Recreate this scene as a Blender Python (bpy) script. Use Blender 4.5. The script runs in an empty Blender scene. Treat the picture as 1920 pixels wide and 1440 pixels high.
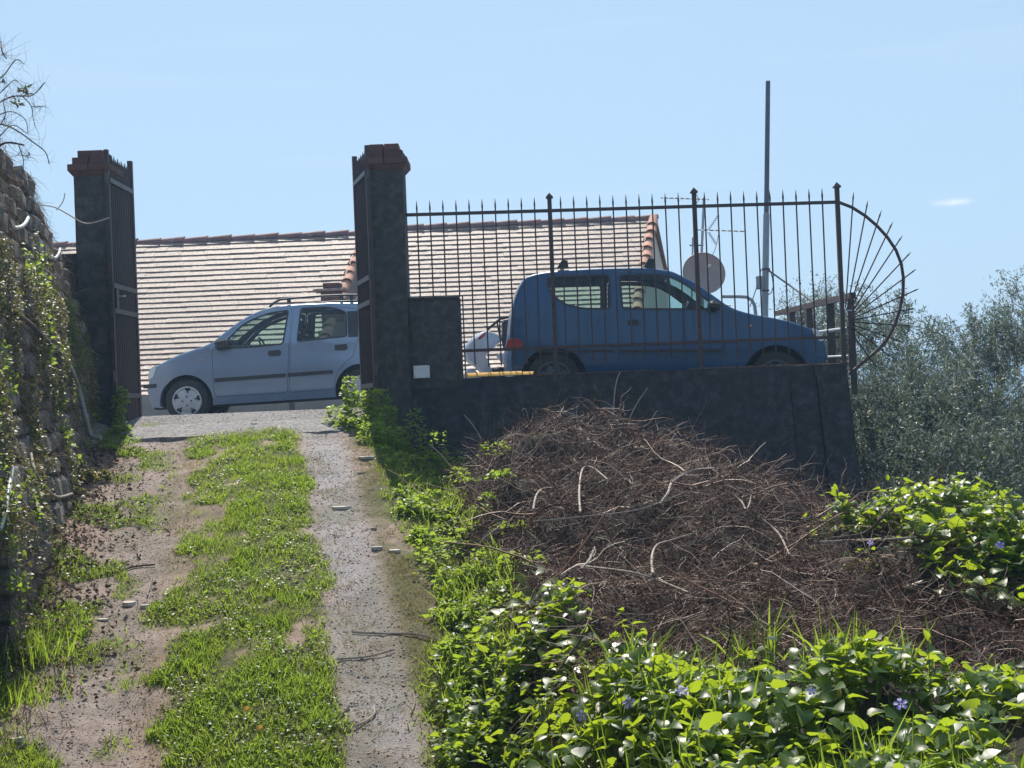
import bpy, math, random
import numpy as np
from math import sin, cos, pi, radians, sqrt, atan2, exp, hypot
from mathutils import Vector, Matrix, geometry, noise
random.seed(7)
RNG = np.random.default_rng(11)
C = bpy.context.scene.collection
scene = bpy.context.scene

# ------------------------------------------------------------------ camera, sky, sun
FPX, PITCH, ROLL = 2700.0, 0.0096, -0.040
cam_data = bpy.data.cameras.new('camera')
cam = bpy.data.objects.new('camera', cam_data)
C.objects.link(cam)
scene.camera = cam
cam_data.sensor_width = 36.0
cam_data.lens = 36.0 * FPX / 1920.0
cam_data.clip_end = 9000.0
cam_data.clip_start = 0.05
CR = (Matrix.Rotation(pi/2 + PITCH, 3, 'X') @ Matrix.Rotation(ROLL, 3, 'Z'))
cam.matrix_world = CR.to_4x4()

def P(u, v, d):
    """the point at depth d (metres along +Y) that a photo pixel (1920 x 1440) sees"""
    r = CR @ Vector(((u-960)/FPX, (720-v)/FPX, -1.0))
    return r * (d / r.y)

SUN_EL, SUN_AZ = radians(50.0), radians(-8.5)
world = bpy.data.worlds.new('World')
scene.world = world
world.use_nodes = True
wn, wl = world.node_tree.nodes, world.node_tree.links
bg = wn['Background']
sky = wn.new('ShaderNodeTexSky')
sky.sky_type = 'NISHITA'
sky.sun_disc = False
sky.sun_elevation = SUN_EL
sky.sun_rotation = SUN_AZ
sky.altitude = 100
sky.air_density = 1.0
sky.dust_density = 0.6
sky.ozone_density = 3.0
wtc = wn.new('ShaderNodeTexCoord')
wmp = wn.new('ShaderNodeMapping')
wmp.inputs['Scale'].default_value = (1.5, 1.5, 14.0)
wno = wn.new('ShaderNodeTexNoise')
wno.inputs['Scale'].default_value = 3.4
wno.inputs['Detail'].default_value = 7
wrp = wn.new('ShaderNodeValToRGB')
wrp.color_ramp.elements[0].position = 0.56
wrp.color_ramp.elements[0].color = (0, 0, 0, 1)
wrp.color_ramp.elements[1].position = 0.85
wrp.color_ramp.elements[1].color = (0.35, 0.35, 0.35, 1)
wmx = wn.new('ShaderNodeMix')
wmx.data_type = 'RGBA'
wmx.inputs['B'].default_value = (9.0, 9.6, 10.2, 1)
wl.new(wtc.outputs['Generated'], wmp.inputs['Vector'])
wl.new(wmp.outputs['Vector'], wno.inputs['Vector'])
wl.new(wno.outputs['Fac'], wrp.inputs['Fac'])
wl.new(wrp.outputs['Color'], wmx.inputs['Factor'])
wl.new(sky.outputs['Color'], wmx.inputs['A'])
wsp = wn.new('ShaderNodeSeparateXYZ')
wl.new(wtc.outputs['Generated'], wsp.inputs[0])
wmr = wn.new('ShaderNodeMapRange')          # pale haze low in the sky, all the way round
wmr.inputs['From Min'].default_value = 0.0
wmr.inputs['From Max'].default_value = 0.75
wmr.inputs['To Min'].default_value = 0.90
wmr.inputs['To Max'].default_value = 0.45
wl.new(wsp.outputs['Z'], wmr.inputs['Value'])
whz = wn.new('ShaderNodeMix')
whz.data_type = 'RGBA'
whz.inputs['B'].default_value = (3.75, 5.30, 6.85, 1)
wl.new(wmr.outputs[0], whz.inputs['Factor'])
wl.new(wmx.outputs['Result'], whz.inputs['A'])
# one small faint cloud low on the right
cdir = P(1790, 379, 1000.0).normalized()
def vmath(op, a, b_=None):
    n_ = wn.new('ShaderNodeVectorMath'); n_.operation = op
    for i_, q_ in enumerate((a, b_)):
        if q_ is None: continue
        if hasattr(q_, 'is_output'): wl.new(q_, n_.inputs[i_])
        else: n_.inputs[i_].default_value = q_
    return n_
cd = vmath('SUBTRACT', wtc.outputs['Generated'], tuple(cdir))
cs = vmath('MULTIPLY', cd.outputs[0], (60, 60, 330))
cn_ = wn.new('ShaderNodeTexNoise'); cn_.inputs['Scale'].default_value = 90; cn_.inputs['Detail'].default_value = 5
wl.new(wtc.outputs['Generated'], cn_.inputs['Vector'])
cl_ = vmath('LENGTH', cs.outputs[0])
ca_ = wn.new('ShaderNodeMath'); ca_.operation = 'ADD'
wl.new(cl_.outputs['Value'], ca_.inputs[0]); wl.new(cn_.outputs['Fac'], ca_.inputs[1])
cm_ = wn.new('ShaderNodeMapRange')
cm_.inputs['From Min'].default_value = 0.5; cm_.inputs['From Max'].default_value = 1.5
cm_.inputs['To Min'].default_value = 0.55; cm_.inputs['To Max'].default_value = 0.0
wl.new(ca_.outputs[0], cm_.inputs['Value'])
cx_ = wn.new('ShaderNodeMix'); cx_.data_type = 'RGBA'; cx_.inputs['B'].default_value = (8.5, 8.8, 9.2, 1)
wl.new(cm_.outputs[0], cx_.inputs['Factor']); wl.new(whz.outputs['Result'], cx_.inputs['A'])
wl.new(cx_.outputs['Result'], bg.inputs['Color'])
bg.inputs['Strength'].default_value = 0.094

sun_data = bpy.data.lights.new('sun', 'SUN')
sun_data.energy = 5.0
sun_data.angle = radians(0.53)
sun_data.color = (1.0, 0.93, 0.82)
sun = bpy.data.objects.new('sun', sun_data)
C.objects.link(sun)
sdir = Vector((sin(SUN_AZ)*cos(SUN_EL), cos(SUN_AZ)*cos(SUN_EL), sin(SUN_EL)))
sun.rotation_euler = sdir.to_track_quat('Z', 'Y').to_euler()
sun.location = (0, 30, 40)

scene.view_settings.view_transform = 'Standard'
scene.view_settings.look = 'None'
scene.view_settings.exposure = 0.5
scene.view_settings.gamma = 1.0
scene.view_settings.use_curve_mapping = False
scene.render.engine = 'CYCLES'
scene.cycles.max_bounces = 8
scene.cycles.transparent_max_bounces = 24
scene.cycles.volume_bounces = 0
try:
    scene.cycles.use_denoising = True
except Exception:
    pass


# ------------------------------------------------------------------ materials
def new_mat(name):
    m = bpy.data.materials.new(name)
    m.use_nodes = True
    nt = m.node_tree
    for n in list(nt.nodes):
        nt.nodes.remove(n)
    out = nt.nodes.new('ShaderNodeOutputMaterial')
    return m, nt, out

def ramp(nt, fac, stops):
    r = nt.nodes.new('ShaderNodeValToRGB')
    els = r.color_ramp.elements
    while len(els) < len(stops):
        els.new(0.5)
    for e, (p, c) in zip(els, stops):
        e.position = p
        e.color = (c[0], c[1], c[2], 1)
    nt.links.new(fac, r.inputs['Fac'])
    return r.outputs['Color']

def coords(nt, scale=(1, 1, 1), rnd=True, kind='Object'):
    tc = nt.nodes.new('ShaderNodeTexCoord')
    mp = nt.nodes.new('ShaderNodeMapping')
    mp.inputs['Scale'].default_value = scale
    nt.links.new(tc.outputs[kind], mp.inputs['Vector'])
    if rnd:
        oi = nt.nodes.new('ShaderNodeObjectInfo')
        mul = nt.nodes.new('ShaderNodeMath')
        mul.operation = 'MULTIPLY'
        mul.inputs[1].default_value = 37.0
        nt.links.new(oi.outputs['Random'], mul.inputs[0])
        nt.links.new(mul.outputs[0], mp.inputs['Location'])
    return mp.outputs['Vector']

def noise_fac(nt, vec, scale, detail=5, rough=0.6, dist=0.0):
    n = nt.nodes.new('ShaderNodeTexNoise')
    n.inputs['Scale'].default_value = scale
    n.inputs['Detail'].default_value = detail
    n.inputs['Roughness'].default_value = rough
    n.inputs['Distortion'].default_value = dist
    nt.links.new(vec, n.inputs['Vector'])
    return n.outputs['Fac']

def mixc(nt, a, b, fac, mode='MIX'):
    m = nt.nodes.new('ShaderNodeMix')
    m.data_type = 'RGBA'
    m.blend_type = mode
    for s, v in (('Factor', fac), ('A', a), ('B', b)):
        if hasattr(v, 'is_output'):
            nt.links.new(v, m.inputs[s])
        else:
            m.inputs[s].default_value = v if s == 'Factor' else (v[0], v[1], v[2], 1)
    return m.outputs['Result']

def pm(name, stops, scale=4.0, rough=0.8, bump=0.0, bscale=20.0, metal=0.0, spec=0.5, coat=0.0,
       aniso=(1, 1, 1), spots=None, rnd=True, bdist=0.01, var=0.0, vcol=None, rough2=None):
    """principled material: noise -> colour ramp, optional spots, bump"""
    m, nt, out = new_mat(name)
    b = nt.nodes.new('ShaderNodeBsdfPrincipled')
    vec = coords(nt, aniso, rnd)
    f = noise_fac(nt, vec, scale, 6, 0.62)
    if len(stops) == 1:
        stops = [(0.3, tuple(x*0.88 for x in stops[0])), (0.7, tuple(min(1, x*1.1) for x in stops[0]))]
    col = ramp(nt, f, stops)
    if spots:
        sc, lo, hi, c = spots
        sf = noise_fac(nt, vec, sc, 8, 0.7, 0.6)
        mask = ramp(nt, sf, [(lo, (0, 0, 0)), (hi, (1, 1, 1))])
        col = mixc(nt, col, c, mask)
    if var:
        oi = nt.nodes.new('ShaderNodeObjectInfo')
        vr = ramp(nt, oi.outputs['Random'], vcol or [(0.0, (1-var,)*3), (1.0, (1+var,)*3)])
        col = mixc(nt, col, vr, 1.0, 'MULTIPLY')
    nt.links.new(col, b.inputs['Base Color'])
    b.inputs['Roughness'].default_value = rough
    if rough2 is not None:
        rr = nt.nodes.new('ShaderNodeMapRange')
        rr.inputs['To Min'].default_value = rough
        rr.inputs['To Max'].default_value = rough2
        rr.inputs['From Min'].default_value = 0.35
        rr.inputs['From Max'].default_value = 0.65
        nt.links.new(noise_fac(nt, vec, scale*2.7, 4), rr.inputs['Value'])
        nt.links.new(rr.outputs[0], b.inputs['Roughness'])
    b.inputs['Metallic'].default_value = metal
    b.inputs['Specular IOR Level'].default_value = spec
    b.inputs['Coat Weight'].default_value = coat
    b.inputs['Coat Roughness'].default_value = 0.06
    if bump:
        bp = nt.nodes.new('ShaderNodeBump')
        bp.inputs['Strength'].default_value = bump
        bp.inputs['Distance'].default_value = bdist
        nt.links.new(noise_fac(nt, vec, bscale, 8, 0.7), bp.inputs['Height'])
        nt.links.new(bp.outputs['Normal'], b.inputs['Normal'])
    nt.links.new(b.outputs[0], out.inputs['Surface'])
    return m

def leafmat(name, stops, trans=(0.35, 0.55, 0.05), tfac=0.4, rough=0.4, spec=0.5, use_attr=True, tmul=None):
    """leaf: glossy front + light passing through; colour from a per-leaf random value"""
    m, nt, out = new_mat(name)
    if use_attr:
        a = nt.nodes.new('ShaderNodeAttribute')
        a.attribute_name = 'rnd'
        fac = a.outputs['Fac']
    else:
        a = nt.nodes.new('ShaderNodeObjectInfo')
        fac = a.outputs['Random']
    col = ramp(nt, fac, stops)
    b = nt.nodes.new('ShaderNodeBsdfPrincipled')
    b.inputs['Roughness'].default_value = rough
    b.inputs['Specular IOR Level'].default_value = spec
    nt.links.new(col, b.inputs['Base Color'])
    t = nt.nodes.new('ShaderNodeBsdfTranslucent')
    tc = mixc(nt, col, trans, 0.75)
    nt.links.new(tc, t.inputs['Color'])
    mx = nt.nodes.new('ShaderNodeMixShader')
    mx.inputs[0].default_value = tfac
    nt.links.new(b.outputs[0], mx.inputs[1])
    nt.links.new(t.outputs[0], mx.inputs[2])
    nt.links.new(mx.outputs[0], out.inputs['Surface'])
    return m

def glassmat(name, tint, gloss=0.1):
    m, nt, out = new_mat(name)
    t = nt.nodes.new('ShaderNodeBsdfTransparent')
    t.inputs['Color'].default_value = (*tint, 1)
    g = nt.nodes.new('ShaderNodeBsdfGlossy')
    g.inputs['Roughness'].default_value = 0.02
    fr = nt.nodes.new('ShaderNodeFresnel')
    fr.inputs['IOR'].default_value = 1.5
    mx = nt.nodes.new('ShaderNodeMixShader')
    nt.links.new(fr.outputs[0], mx.inputs[0])
    nt.links.new(t.outputs[0], mx.inputs[1])
    nt.links.new(g.outputs[0], mx.inputs[2])
    nt.links.new(mx.outputs[0], out.inputs['Surface'])
    return m

M = {}
M['plaster_dark'] = pm('old_render', [(0.30, (0.030, 0.028, 0.032)), (0.5, (0.058, 0.053, 0.055)), (0.70, (0.105, 0.096, 0.092))], 13, 0.95, 1.0, 40,
                       spots=(7, 0.50, 0.72, (0.035, 0.042, 0.024)), bdist=0.012)
M['concrete_wall'] = pm('stained_concrete', [(0.32, (0.020, 0.020, 0.026)), (0.5, (0.038, 0.039, 0.047)), (0.70, (0.075, 0.074, 0.082))], 11, 0.95, 1.0, 36,
                        spots=(5, 0.5, 0.7, (0.020, 0.028, 0.018)), bdist=0.012)
M['brick'] = pm('terracotta_brick', [(0.3, (0.085, 0.040, 0.036)), (0.7, (0.17, 0.075, 0.060))], 9, 0.9, 0.6, 60, spots=(12, 0.55, 0.7, (0.08, 0.065, 0.06)), var=0.25, bdist=0.006)
M['coppo'] = pm('terracotta_tile', [(0.3, (0.42, 0.19, 0.12)), (0.7, (0.56, 0.30, 0.20))], 8, 0.85, 0.5, 50, spots=(14, 0.56, 0.7, (0.45, 0.38, 0.32)), var=0.18, bdist=0.005)
M['ridge'] = pm('weathered_ridge_tile', [(0.3, (0.14, 0.065, 0.065)), (0.7, (0.24, 0.12, 0.11))], 8, 0.8, 0.5, 50, spots=(10, 0.56, 0.70, (0.30, 0.24, 0.23)), var=0.15, bdist=0.005)
M['slate'] = pm('roof_slate', [(0.30, (0.14, 0.088, 0.064)), (0.5, (0.25, 0.172, 0.138)), (0.68, (0.46, 0.375, 0.33))], 9, 0.5, 0.9, 60,
                spots=(14, 0.54, 0.66, (0.20, 0.16, 0.13)), var=0.22, vcol=[(0, (0.84, 0.82, 0.82)), (0.5, (0.97, 0.95, 0.94)), (1, (1.12, 1.08, 1.06))], bdist=0.008, rough2=0.66)
M['house_wall'] = pm('house_plaster', [(0.3, (0.55, 0.47, 0.45)), (0.7, (0.66, 0.57, 0.54))], 2, 0.9, 0.3, 30)
M['rust'] = pm('rusty_brown_paint', [(0.3, (0.028, 0.018, 0.020)), (0.55, (0.050, 0.028, 0.028)), (0.8, (0.095, 0.042, 0.032))], 14, 0.6, 0.3, 90, spec=0.5, spots=(22, 0.60, 0.72, (0.14, 0.06, 0.035)), bdist=0.002)
M['iron'] = pm('weathered_iron', [(0.3, (0.05, 0.045, 0.045)), (0.7, (0.11, 0.09, 0.085))], 16, 0.5, 0.2, 90, metal=0.3, bdist=0.002)
M['galv'] = pm('galvanised_steel', [(0.3, (0.26, 0.27, 0.30)), (0.7, (0.36, 0.37, 0.40))], 12, 0.42, 0.1, 60, metal=0.6, bdist=0.002)
M['grey_paint'] = pm('grey_painted_steel', [(0.3, (0.20, 0.23, 0.27)), (0.7, (0.28, 0.31, 0.35))], 7, 0.5, 0.1, 60, metal=0.1, bdist=0.002)
M['dark_steel'] = pm('dark_pole_paint', [(0.3, (0.06, 0.08, 0.12)), (0.7, (0.09, 0.11, 0.15))], 7, 0.5, 0.1, 60, bdist=0.002)
M['dish'] = pm('faded_dish_paint', [(0.3, (0.27, 0.20, 0.19)), (0.7, (0.33, 0.25, 0.24))], 6, 0.6, 0.1, 60, bdist=0.001)
M['white_plastic'] = pm('white_plastic', [(0.3, (0.62, 0.64, 0.66)), (0.7, (0.74, 0.75, 0.76))], 8, 0.5, 0.1, 60, bdist=0.001)
M['silver_paint'] = pm('silver_blue_car_paint', [(0.35, (0.20, 0.265, 0.37)), (0.65, (0.23, 0.30, 0.41))], 2.5, 0.30, 0.0, metal=0.45, coat=0.7, spec=0.5)
M['blue_paint'] = pm('blue_car_paint', [(0.35, (0.006, 0.058, 0.150)), (0.65, (0.008, 0.070, 0.178))], 2.0, 0.42, 0.0, metal=0.2, coat=0.45)
M['black_plastic'] = pm('black_trim', [(0.3, (0.02, 0.02, 0.022)), (0.7, (0.035, 0.035, 0.04))], 10, 0.55, 0.1, 90, bdist=0.001)
M['rubber'] = pm('tyre_rubber', [(0.3, (0.018, 0.018, 0.018)), (0.7, (0.035, 0.034, 0.033))], 10, 0.8, 0.2, 60, bdist=0.002)
M['hubcap'] = pm('hubcap_silver', [(0.3, (0.42, 0.43, 0.45)), (0.7, (0.54, 0.55, 0.57))], 10, 0.4, 0.0, metal=0.3)
M['seat'] = pm('car_upholstery', [(0.3, (0.03, 0.035, 0.045)), (0.7, (0.06, 0.065, 0.08))], 20, 0.9, 0.2, 90, bdist=0.001)
M['underbody'] = pm('dirty_underbody', [(0.3, (0.015, 0.015, 0.015)), (0.7, (0.03, 0.029, 0.027))], 10, 0.9)
M['hubcap_shaded'] = pm('shaded_hubcap', [(0.3, (0.05, 0.06, 0.075)), (0.7, (0.085, 0.095, 0.11))], 10, 0.6)  # darker copy of the hubcap silver, with the wheels' shadow put into the colour
M['headlamp'] = pm('headlamp_lens', [(0.3, (0.55, 0.60, 0.62)), (0.7, (0.70, 0.74, 0.76))], 10, 0.12, coat=1.0)
M['tail'] = pm('red_lamp_lens', [(0.3, (0.30, 0.03, 0.03)), (0.7, (0.45, 0.06, 0.05))], 10, 0.15, coat=1.0)
M['orange'] = pm('amber_lens', [(0.3, (0.6, 0.25, 0.05)), (0.7, (0.7, 0.3, 0.08))], 10, 0.2)
M['scooter_white'] = pm('scooter_white_paint', [(0.3, (0.42, 0.47, 0.54)), (0.7, (0.50, 0.55, 0.62))], 5, 0.3, coat=0.8)
M['chrome'] = pm('chrome', [(0.3, (0.7, 0.7, 0.7)), (0.7, (0.75, 0.75, 0.75))], 10, 0.15, metal=1.0)
M['glass'] = glassmat('car_glass', (0.62, 0.76, 0.72))
M['stone'] = pm('mossy_stone', [(0.25, (0.10, 0.088, 0.08)), (0.5, (0.21, 0.185, 0.165)), (0.8, (0.36, 0.325, 0.295))], 7, 0.95, 0.9, 40, spots=(6, 0.5, 0.66, (0.07, 0.08, 0.03)), var=0.3, bdist=0.012)
M['mortar'] = pm('earth_mortar', [(0.3, (0.045, 0.036, 0.028)), (0.7, (0.10, 0.08, 0.06))], 12, 1.0, 1.0, 40, bdist=0.02)
M['pale_stone'] = pm('pale_stone', [(0.3, (0.34, 0.31, 0.27)), (0.7, (0.52, 0.48, 0.43))], 14, 0.9, 0.6, 60, var=0.2, bdist=0.006)
M['lichen'] = pm('lichen_coping', [(0.3, (0.42, 0.22, 0.04)), (0.55, (0.58, 0.34, 0.07)), (0.8, (0.36, 0.30, 0.08))], 22, 0.95, 0.8, 80, bdist=0.008)
M['pipe'] = pm('grey_pipe', [(0.3, (0.16, 0.17, 0.18)), (0.7, (0.26, 0.27, 0.28))], 9, 0.6, 0.1, 60)
M['hose'] = pm('pale_hose', [(0.3, (0.40, 0.42, 0.42)), (0.7, (0.55, 0.57, 0.57))], 9, 0.5, 0.1, 60)
M['bark'] = pm('olive_bark', [(0.3, (0.05, 0.045, 0.04)), (0.7, (0.12, 0.11, 0.095))], 12, 0.95, 0.8, 40, bdist=0.01)
M['dead_wood'] = pm('dead_wood', [(0.3, (0.20, 0.16, 0.13)), (0.7, (0.40, 0.34, 0.29))], 14, 0.8, 0.5, 60, var=0.3, bdist=0.004)
M['dark_wood'] = pm('dark_branch_bark', [(0.3, (0.05, 0.038, 0.030)), (0.7, (0.11, 0.085, 0.07))], 14, 0.8, 0.5, 60, bdist=0.004)

def twigmat(name, stops, rough=0.55):
    m, nt, out = new_mat(name)
    a = nt.nodes.new('ShaderNodeAttribute')
    a.attribute_name = 'rnd'
    b = nt.nodes.new('ShaderNodeBsdfPrincipled')
    nt.links.new(ramp(nt, a.outputs['Fac'], stops), b.inputs['Base Color'])
    b.inputs['Roughness'].default_value = rough
    b.inputs['Specular IOR Level'].default_value = 0.18
    nt.links.new(b.outputs[0], out.inputs['Surface'])
    return m
M['twigs'] = twigmat('dead_bramble_twigs', [(0, (0.028, 0.014, 0.009)), (0.42, (0.095, 0.046, 0.030)), (0.70, (0.22, 0.125, 0.085)), (0.90, (0.40, 0.28, 0.21)), (1, (0.66, 0.55, 0.46))], 0.5)
M['litter'] = twigmat('dry_litter', [(0, (0.06, 0.04, 0.03)), (0.4, (0.17, 0.105, 0.07)), (0.75, (0.30, 0.20, 0.145)), (1, (0.46, 0.37, 0.30))], 0.8)
M['pebbles'] = twigmat('gravel_stones', [(0, (0.13, 0.125, 0.12)), (0.5, (0.25, 0.24, 0.23)), (0.85, (0.38, 0.35, 0.33)), (1, (0.58, 0.55, 0.52))], 0.8)
M['grass'] = leafmat('grass_blades', [(0, (0.045, 0.08, 0.016)), (0.5, (0.085, 0.14, 0.024)), (0.82, (0.17, 0.20, 0.045)), (1, (0.30, 0.24, 0.10))], (0.40, 0.56, 0.05), 0.55, 0.5, 0.25)
M['dry_grass'] = leafmat('mossy_short_grass', [(0, (0.10, 0.10, 0.03)), (0.5, (0.17, 0.15, 0.05)), (1, (0.30, 0.22, 0.11))], (0.36, 0.30, 0.08), 0.35, 0.6, 0.3)
M['weed'] = leafmat('weed_leaves', [(0, (0.03, 0.065, 0.018)), (0.6, (0.06, 0.12, 0.03)), (0.9, (0.11, 0.16, 0.04)), (1, (0.20, 0.12, 0.06))], (0.46, 0.62, 0.06), 0.52, 0.42, 0.4)
M['broad'] = leafmat('broad_leaves', [(0, (0.020, 0.055, 0.016)), (0.6, (0.05, 0.11, 0.022)), (0.95, (0.10, 0.16, 0.03)), (1, (0.22, 0.17, 0.06))], (0.50, 0.64, 0.03), 0.52, 0.38, 0.5)
M['broad_obj'] = leafmat('broad_leaf', [(0, (0.032, 0.075, 0.018)), (0.7, (0.055, 0.12, 0.022)), (1, (0.10, 0.16, 0.03))], (0.50, 0.64, 0.03), 0.52, 0.40, 0.4, use_attr=False)
M['ivy'] = leafmat('wall_growth', [(0, (0.035, 0.05, 0.018)), (0.35, (0.075, 0.10, 0.03)), (0.55, (0.14, 0.14, 0.05)), (0.75, (0.20, 0.12, 0.075)), (1, (0.24, 0.19, 0.14))], (0.34, 0.33, 0.08), 0.30, 0.45, 0.35)
M['olive'] = leafmat('olive_leaves', [(0, (0.025, 0.038, 0.030)), (0.5, (0.07, 0.092, 0.078)), (0.80, (0.26, 0.31, 0.28)), (1, (0.60, 0.66, 0.62))], (0.20, 0.26, 0.13), 0.26, 0.5, 0.35)  # silvery leaf tones; leaf glints put into the palest stop
M['stem'] = leafmat('green_stem', [(0, (0.08, 0.11, 0.03)), (1, (0.12, 0.16, 0.04))], (0.3, 0.4, 0.05), 0.2, 0.5, 0.4, use_attr=False)
M['petal'] = pm('violet_petals', [(0.3, (0.34, 0.27, 0.62)), (0.7, (0.46, 0.38, 0.74))], 20, 0.6)
M['yellow_petal'] = pm('orange_yellow_petals', [(0.3, (0.80, 0.42, 0.02)), (0.7, (0.90, 0.55, 0.03))], 20, 0.6)

# ------------------------------------------------------------------ mesh builder
class MB:
    def __init__(s):
        s.v, s.f = [], []
    def add(s, vs, fs):
        o = len(s.v)
        s.v += [tuple(p) for p in vs]
        s.f += [tuple(i+o for i in f) for f in fs]
        return s
    def box(s, c, size, rot=None):
        hx, hy, hz = size[0]/2, size[1]/2, size[2]/2
        vs = [Vector((x, y, z)) for x in (-hx, hx) for y in (-hy, hy) for z in (-hz, hz)]
        if rot is not None:
            vs = [rot @ p for p in vs]
        c = Vector(c)
        return s.add([p+c for p in vs], [(0, 1, 3, 2), (4, 6, 7, 5), (0, 4, 5, 1), (2, 3, 7, 6), (0, 2, 6, 4), (1, 5, 7, 3)])
    def rbox(s, c, size, b, rot=None):
        """box with bevelled edges"""
        hx, hy, hz = size[0]/2, size[1]/2, size[2]/2
        b = min(b, hx*.9, hy*.9, hz*.9)
        vs, idx = [], {}
        for sx in (-1, 1):
            for sy in (-1, 1):
                for sz in (-1, 1):
                    for k in range(3):
                        p = [sx*(hx-b), sy*(hy-b), sz*(hz-b)]
                        p[k] = (sx*hx, sy*hy, sz*hz)[k]
                        idx[(sx, sy, sz, k)] = len(vs)
                        vs.append(Vector(p))
        I = idx
        fs = []
        for sgn in (-1, 1):
            for k in range(3):
                a, b2 = [j for j in range(3) if j != k]
                q = []
                for (p1, p2) in ((-1, -1), (1, -1), (1, 1), (-1, 1)):
                    t = [0, 0, 0]
                    t[k], t[a], t[b2] = sgn, p1, p2
                    q.append(I[(*t, k)])
                fs.append(tuple(q))
        for k in range(3):
            a, b2 = [j for j in range(3) if j != k]
            for sa in (-1, 1):
                for sb in (-1, 1):
                    t0, t1 = [0]*3, [0]*3
                    t0[k], t1[k] = -1, 1
                    t0[a] = t1[a] = sa
                    t0[b2] = t1[b2] = sb
                    fs.append((I[(*t0, a)], I[(*t1, a)], I[(*t1, b2)], I[(*t0, b2)]))
        for sx in (-1, 1):
            for sy in (-1, 1):
                for sz in (-1, 1):
                    fs.append(tuple(I[(sx, sy, sz, k)] for k in range(3)))
        if rot is not None:
            vs = [rot @ p for p in vs]
        c = Vector(c)
        return s.add([p+c for p in vs], fs)
    def bar(s, a, b, w, h=None, up=(0, 0, 1)):
        """rectangular bar from a to b"""
        a, b = Vector(a), Vector(b)
        h = h or w
        d = (b-a).normalized()
        u = Vector(up)
        if abs(d.dot(u)) > 0.95:
            u = Vector((0, 1, 0))
        x = d.cross(u).normalized()
        y = x.cross(d).normalized()
        vs = []
        for p in (a, b):
            for sx, sy in ((-1, -1), (1, -1), (1, 1), (-1, 1)):
                vs.append(p + x*sx*w/2 + y*sy*h/2)
        return s.add(vs, [(0, 3, 2, 1), (4, 5, 6, 7), (0, 1, 5, 4), (1, 2, 6, 5), (2, 3, 7, 6), (3, 0, 4, 7)])
    def tube(s, pts, r, n=8, cap=True):
        pts = [Vector(p) for p in pts]
        rs = r if isinstance(r, (list, tuple)) else [r]*len(pts)
        vs, fs = [], []
        prev = None
        for i, p in enumerate(pts):
            d = (pts[min(i+1, len(pts)-1)] - pts[max(i-1, 0)]).normalized()
            if prev is None:
                u = Vector((0, 0, 1)) if abs(d.z) < 0.9 else Vector((1, 0, 0))
                x = d.cross(u).normalized()
            else:
                x = (prev - d*prev.dot(d)).normalized()
            prev = x
            y = d.cross(x)
            for k in range(n):
                a = 2*pi*k/n
                vs.append(p + (x*cos(a) + y*sin(a))*rs[i])
        for i in range(len(pts)-1):
            for k in range(n):
                k2 = (k+1) % n
                fs.append((i*n+k, i*n+k2, (i+1)*n+k2, (i+1)*n+k))
        if cap:
            fs.append(tuple(reversed(range(n))))
            fs.append(tuple((len(pts)-1)*n+k for k in range(n)))
        return s.add(vs, fs)
    def lathe(s, prof, axis='Y', n=32, c=(0, 0, 0), closed=False):
        """profile of (radius, height) turned about an axis"""
        vs, fs = [], []
        c = Vector(c)
        for (r, h) in prof:
            for k in range(n):
                a = 2*pi*k/n
                if axis == 'Y':
                    p = Vector((r*cos(a), h, r*sin(a)))
                else:
                    p = Vector((r*cos(a), r*sin(a), h))
                vs.append(p+c)
        m = len(prof)
        for i in range(m if closed else m-1):
            for k in range(n):
                k2 = (k+1) % n
                fs.append((i*n+k, i*n+k2, ((i+1) % m)*n+k2, ((i+1) % m)*n+k))
        return s.add(vs, fs)

ROOTS = {}
def setp(o, label=None, cat=None, group=None, kind=None):
    if label: o['label'] = label
    if cat: o['category'] = cat
    if group: o['group'] = group
    if kind: o['kind'] = kind
    return o

def thing(name, label, cat, loc=(0, 0, 0), group=None, rot=None, local=False):
    o = bpy.data.objects.new(name, None)
    o.empty_display_size = 0.1
    C.objects.link(o)
    o.location = loc
    if rot: o.rotation_euler = rot
    ROOTS[o.name] = Vector((0, 0, 0)) if local else Vector(loc)
    return setp(o, label, cat, group)

def base_of(o):
    while o is not None and o.parent is not None:
        o = o.parent
    return ROOTS.get(o.name, Vector((0, 0, 0))) if o is not None else Vector((0, 0, 0))

def mk(name, mb, mat, parent=None, smooth=None, label=None, kind=None):
    off = base_of(parent)
    me = bpy.data.meshes.new(name)
    me.from_pydata([tuple(Vector(p)-off) for p in mb.v], [], mb.f)
    me.materials.append(mat)
    if smooth:
        me.polygons.foreach_set('use_smooth', [True]*len(me.polygons))
        me.set_sharp_from_angle(angle=radians(smooth))
    me.update()
    o = bpy.data.objects.new(name, me)
    C.objects.link(o)
    if parent is not None:
        o.parent = parent
    if label: o['label'] = label
    if kind: o['kind'] = kind
    return o

def single(name, mb, mat, label, cat, smooth=None, group=None):
    """a thing that is one mesh, its origin moved to its base"""
    v = np.array(mb.v)
    base = Vector((float(v[:, 0].mean()), float(v[:, 1].mean()), float(v[:, 2].min())))
    m2 = MB()
    m2.v = [tuple(Vector(p)-base) for p in mb.v]
    m2.f = mb.f
    o = mk(name, m2, mat, None, smooth)
    o.location = base
    return setp(o, label, cat, group)

def put(name, mesh, parent, M4):
    o = bpy.data.objects.new(name, mesh)
    C.objects.link(o)
    off = base_of(parent)
    o.parent = parent
    o.matrix_local = Matrix.Translation(-off) @ M4
    return o

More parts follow.
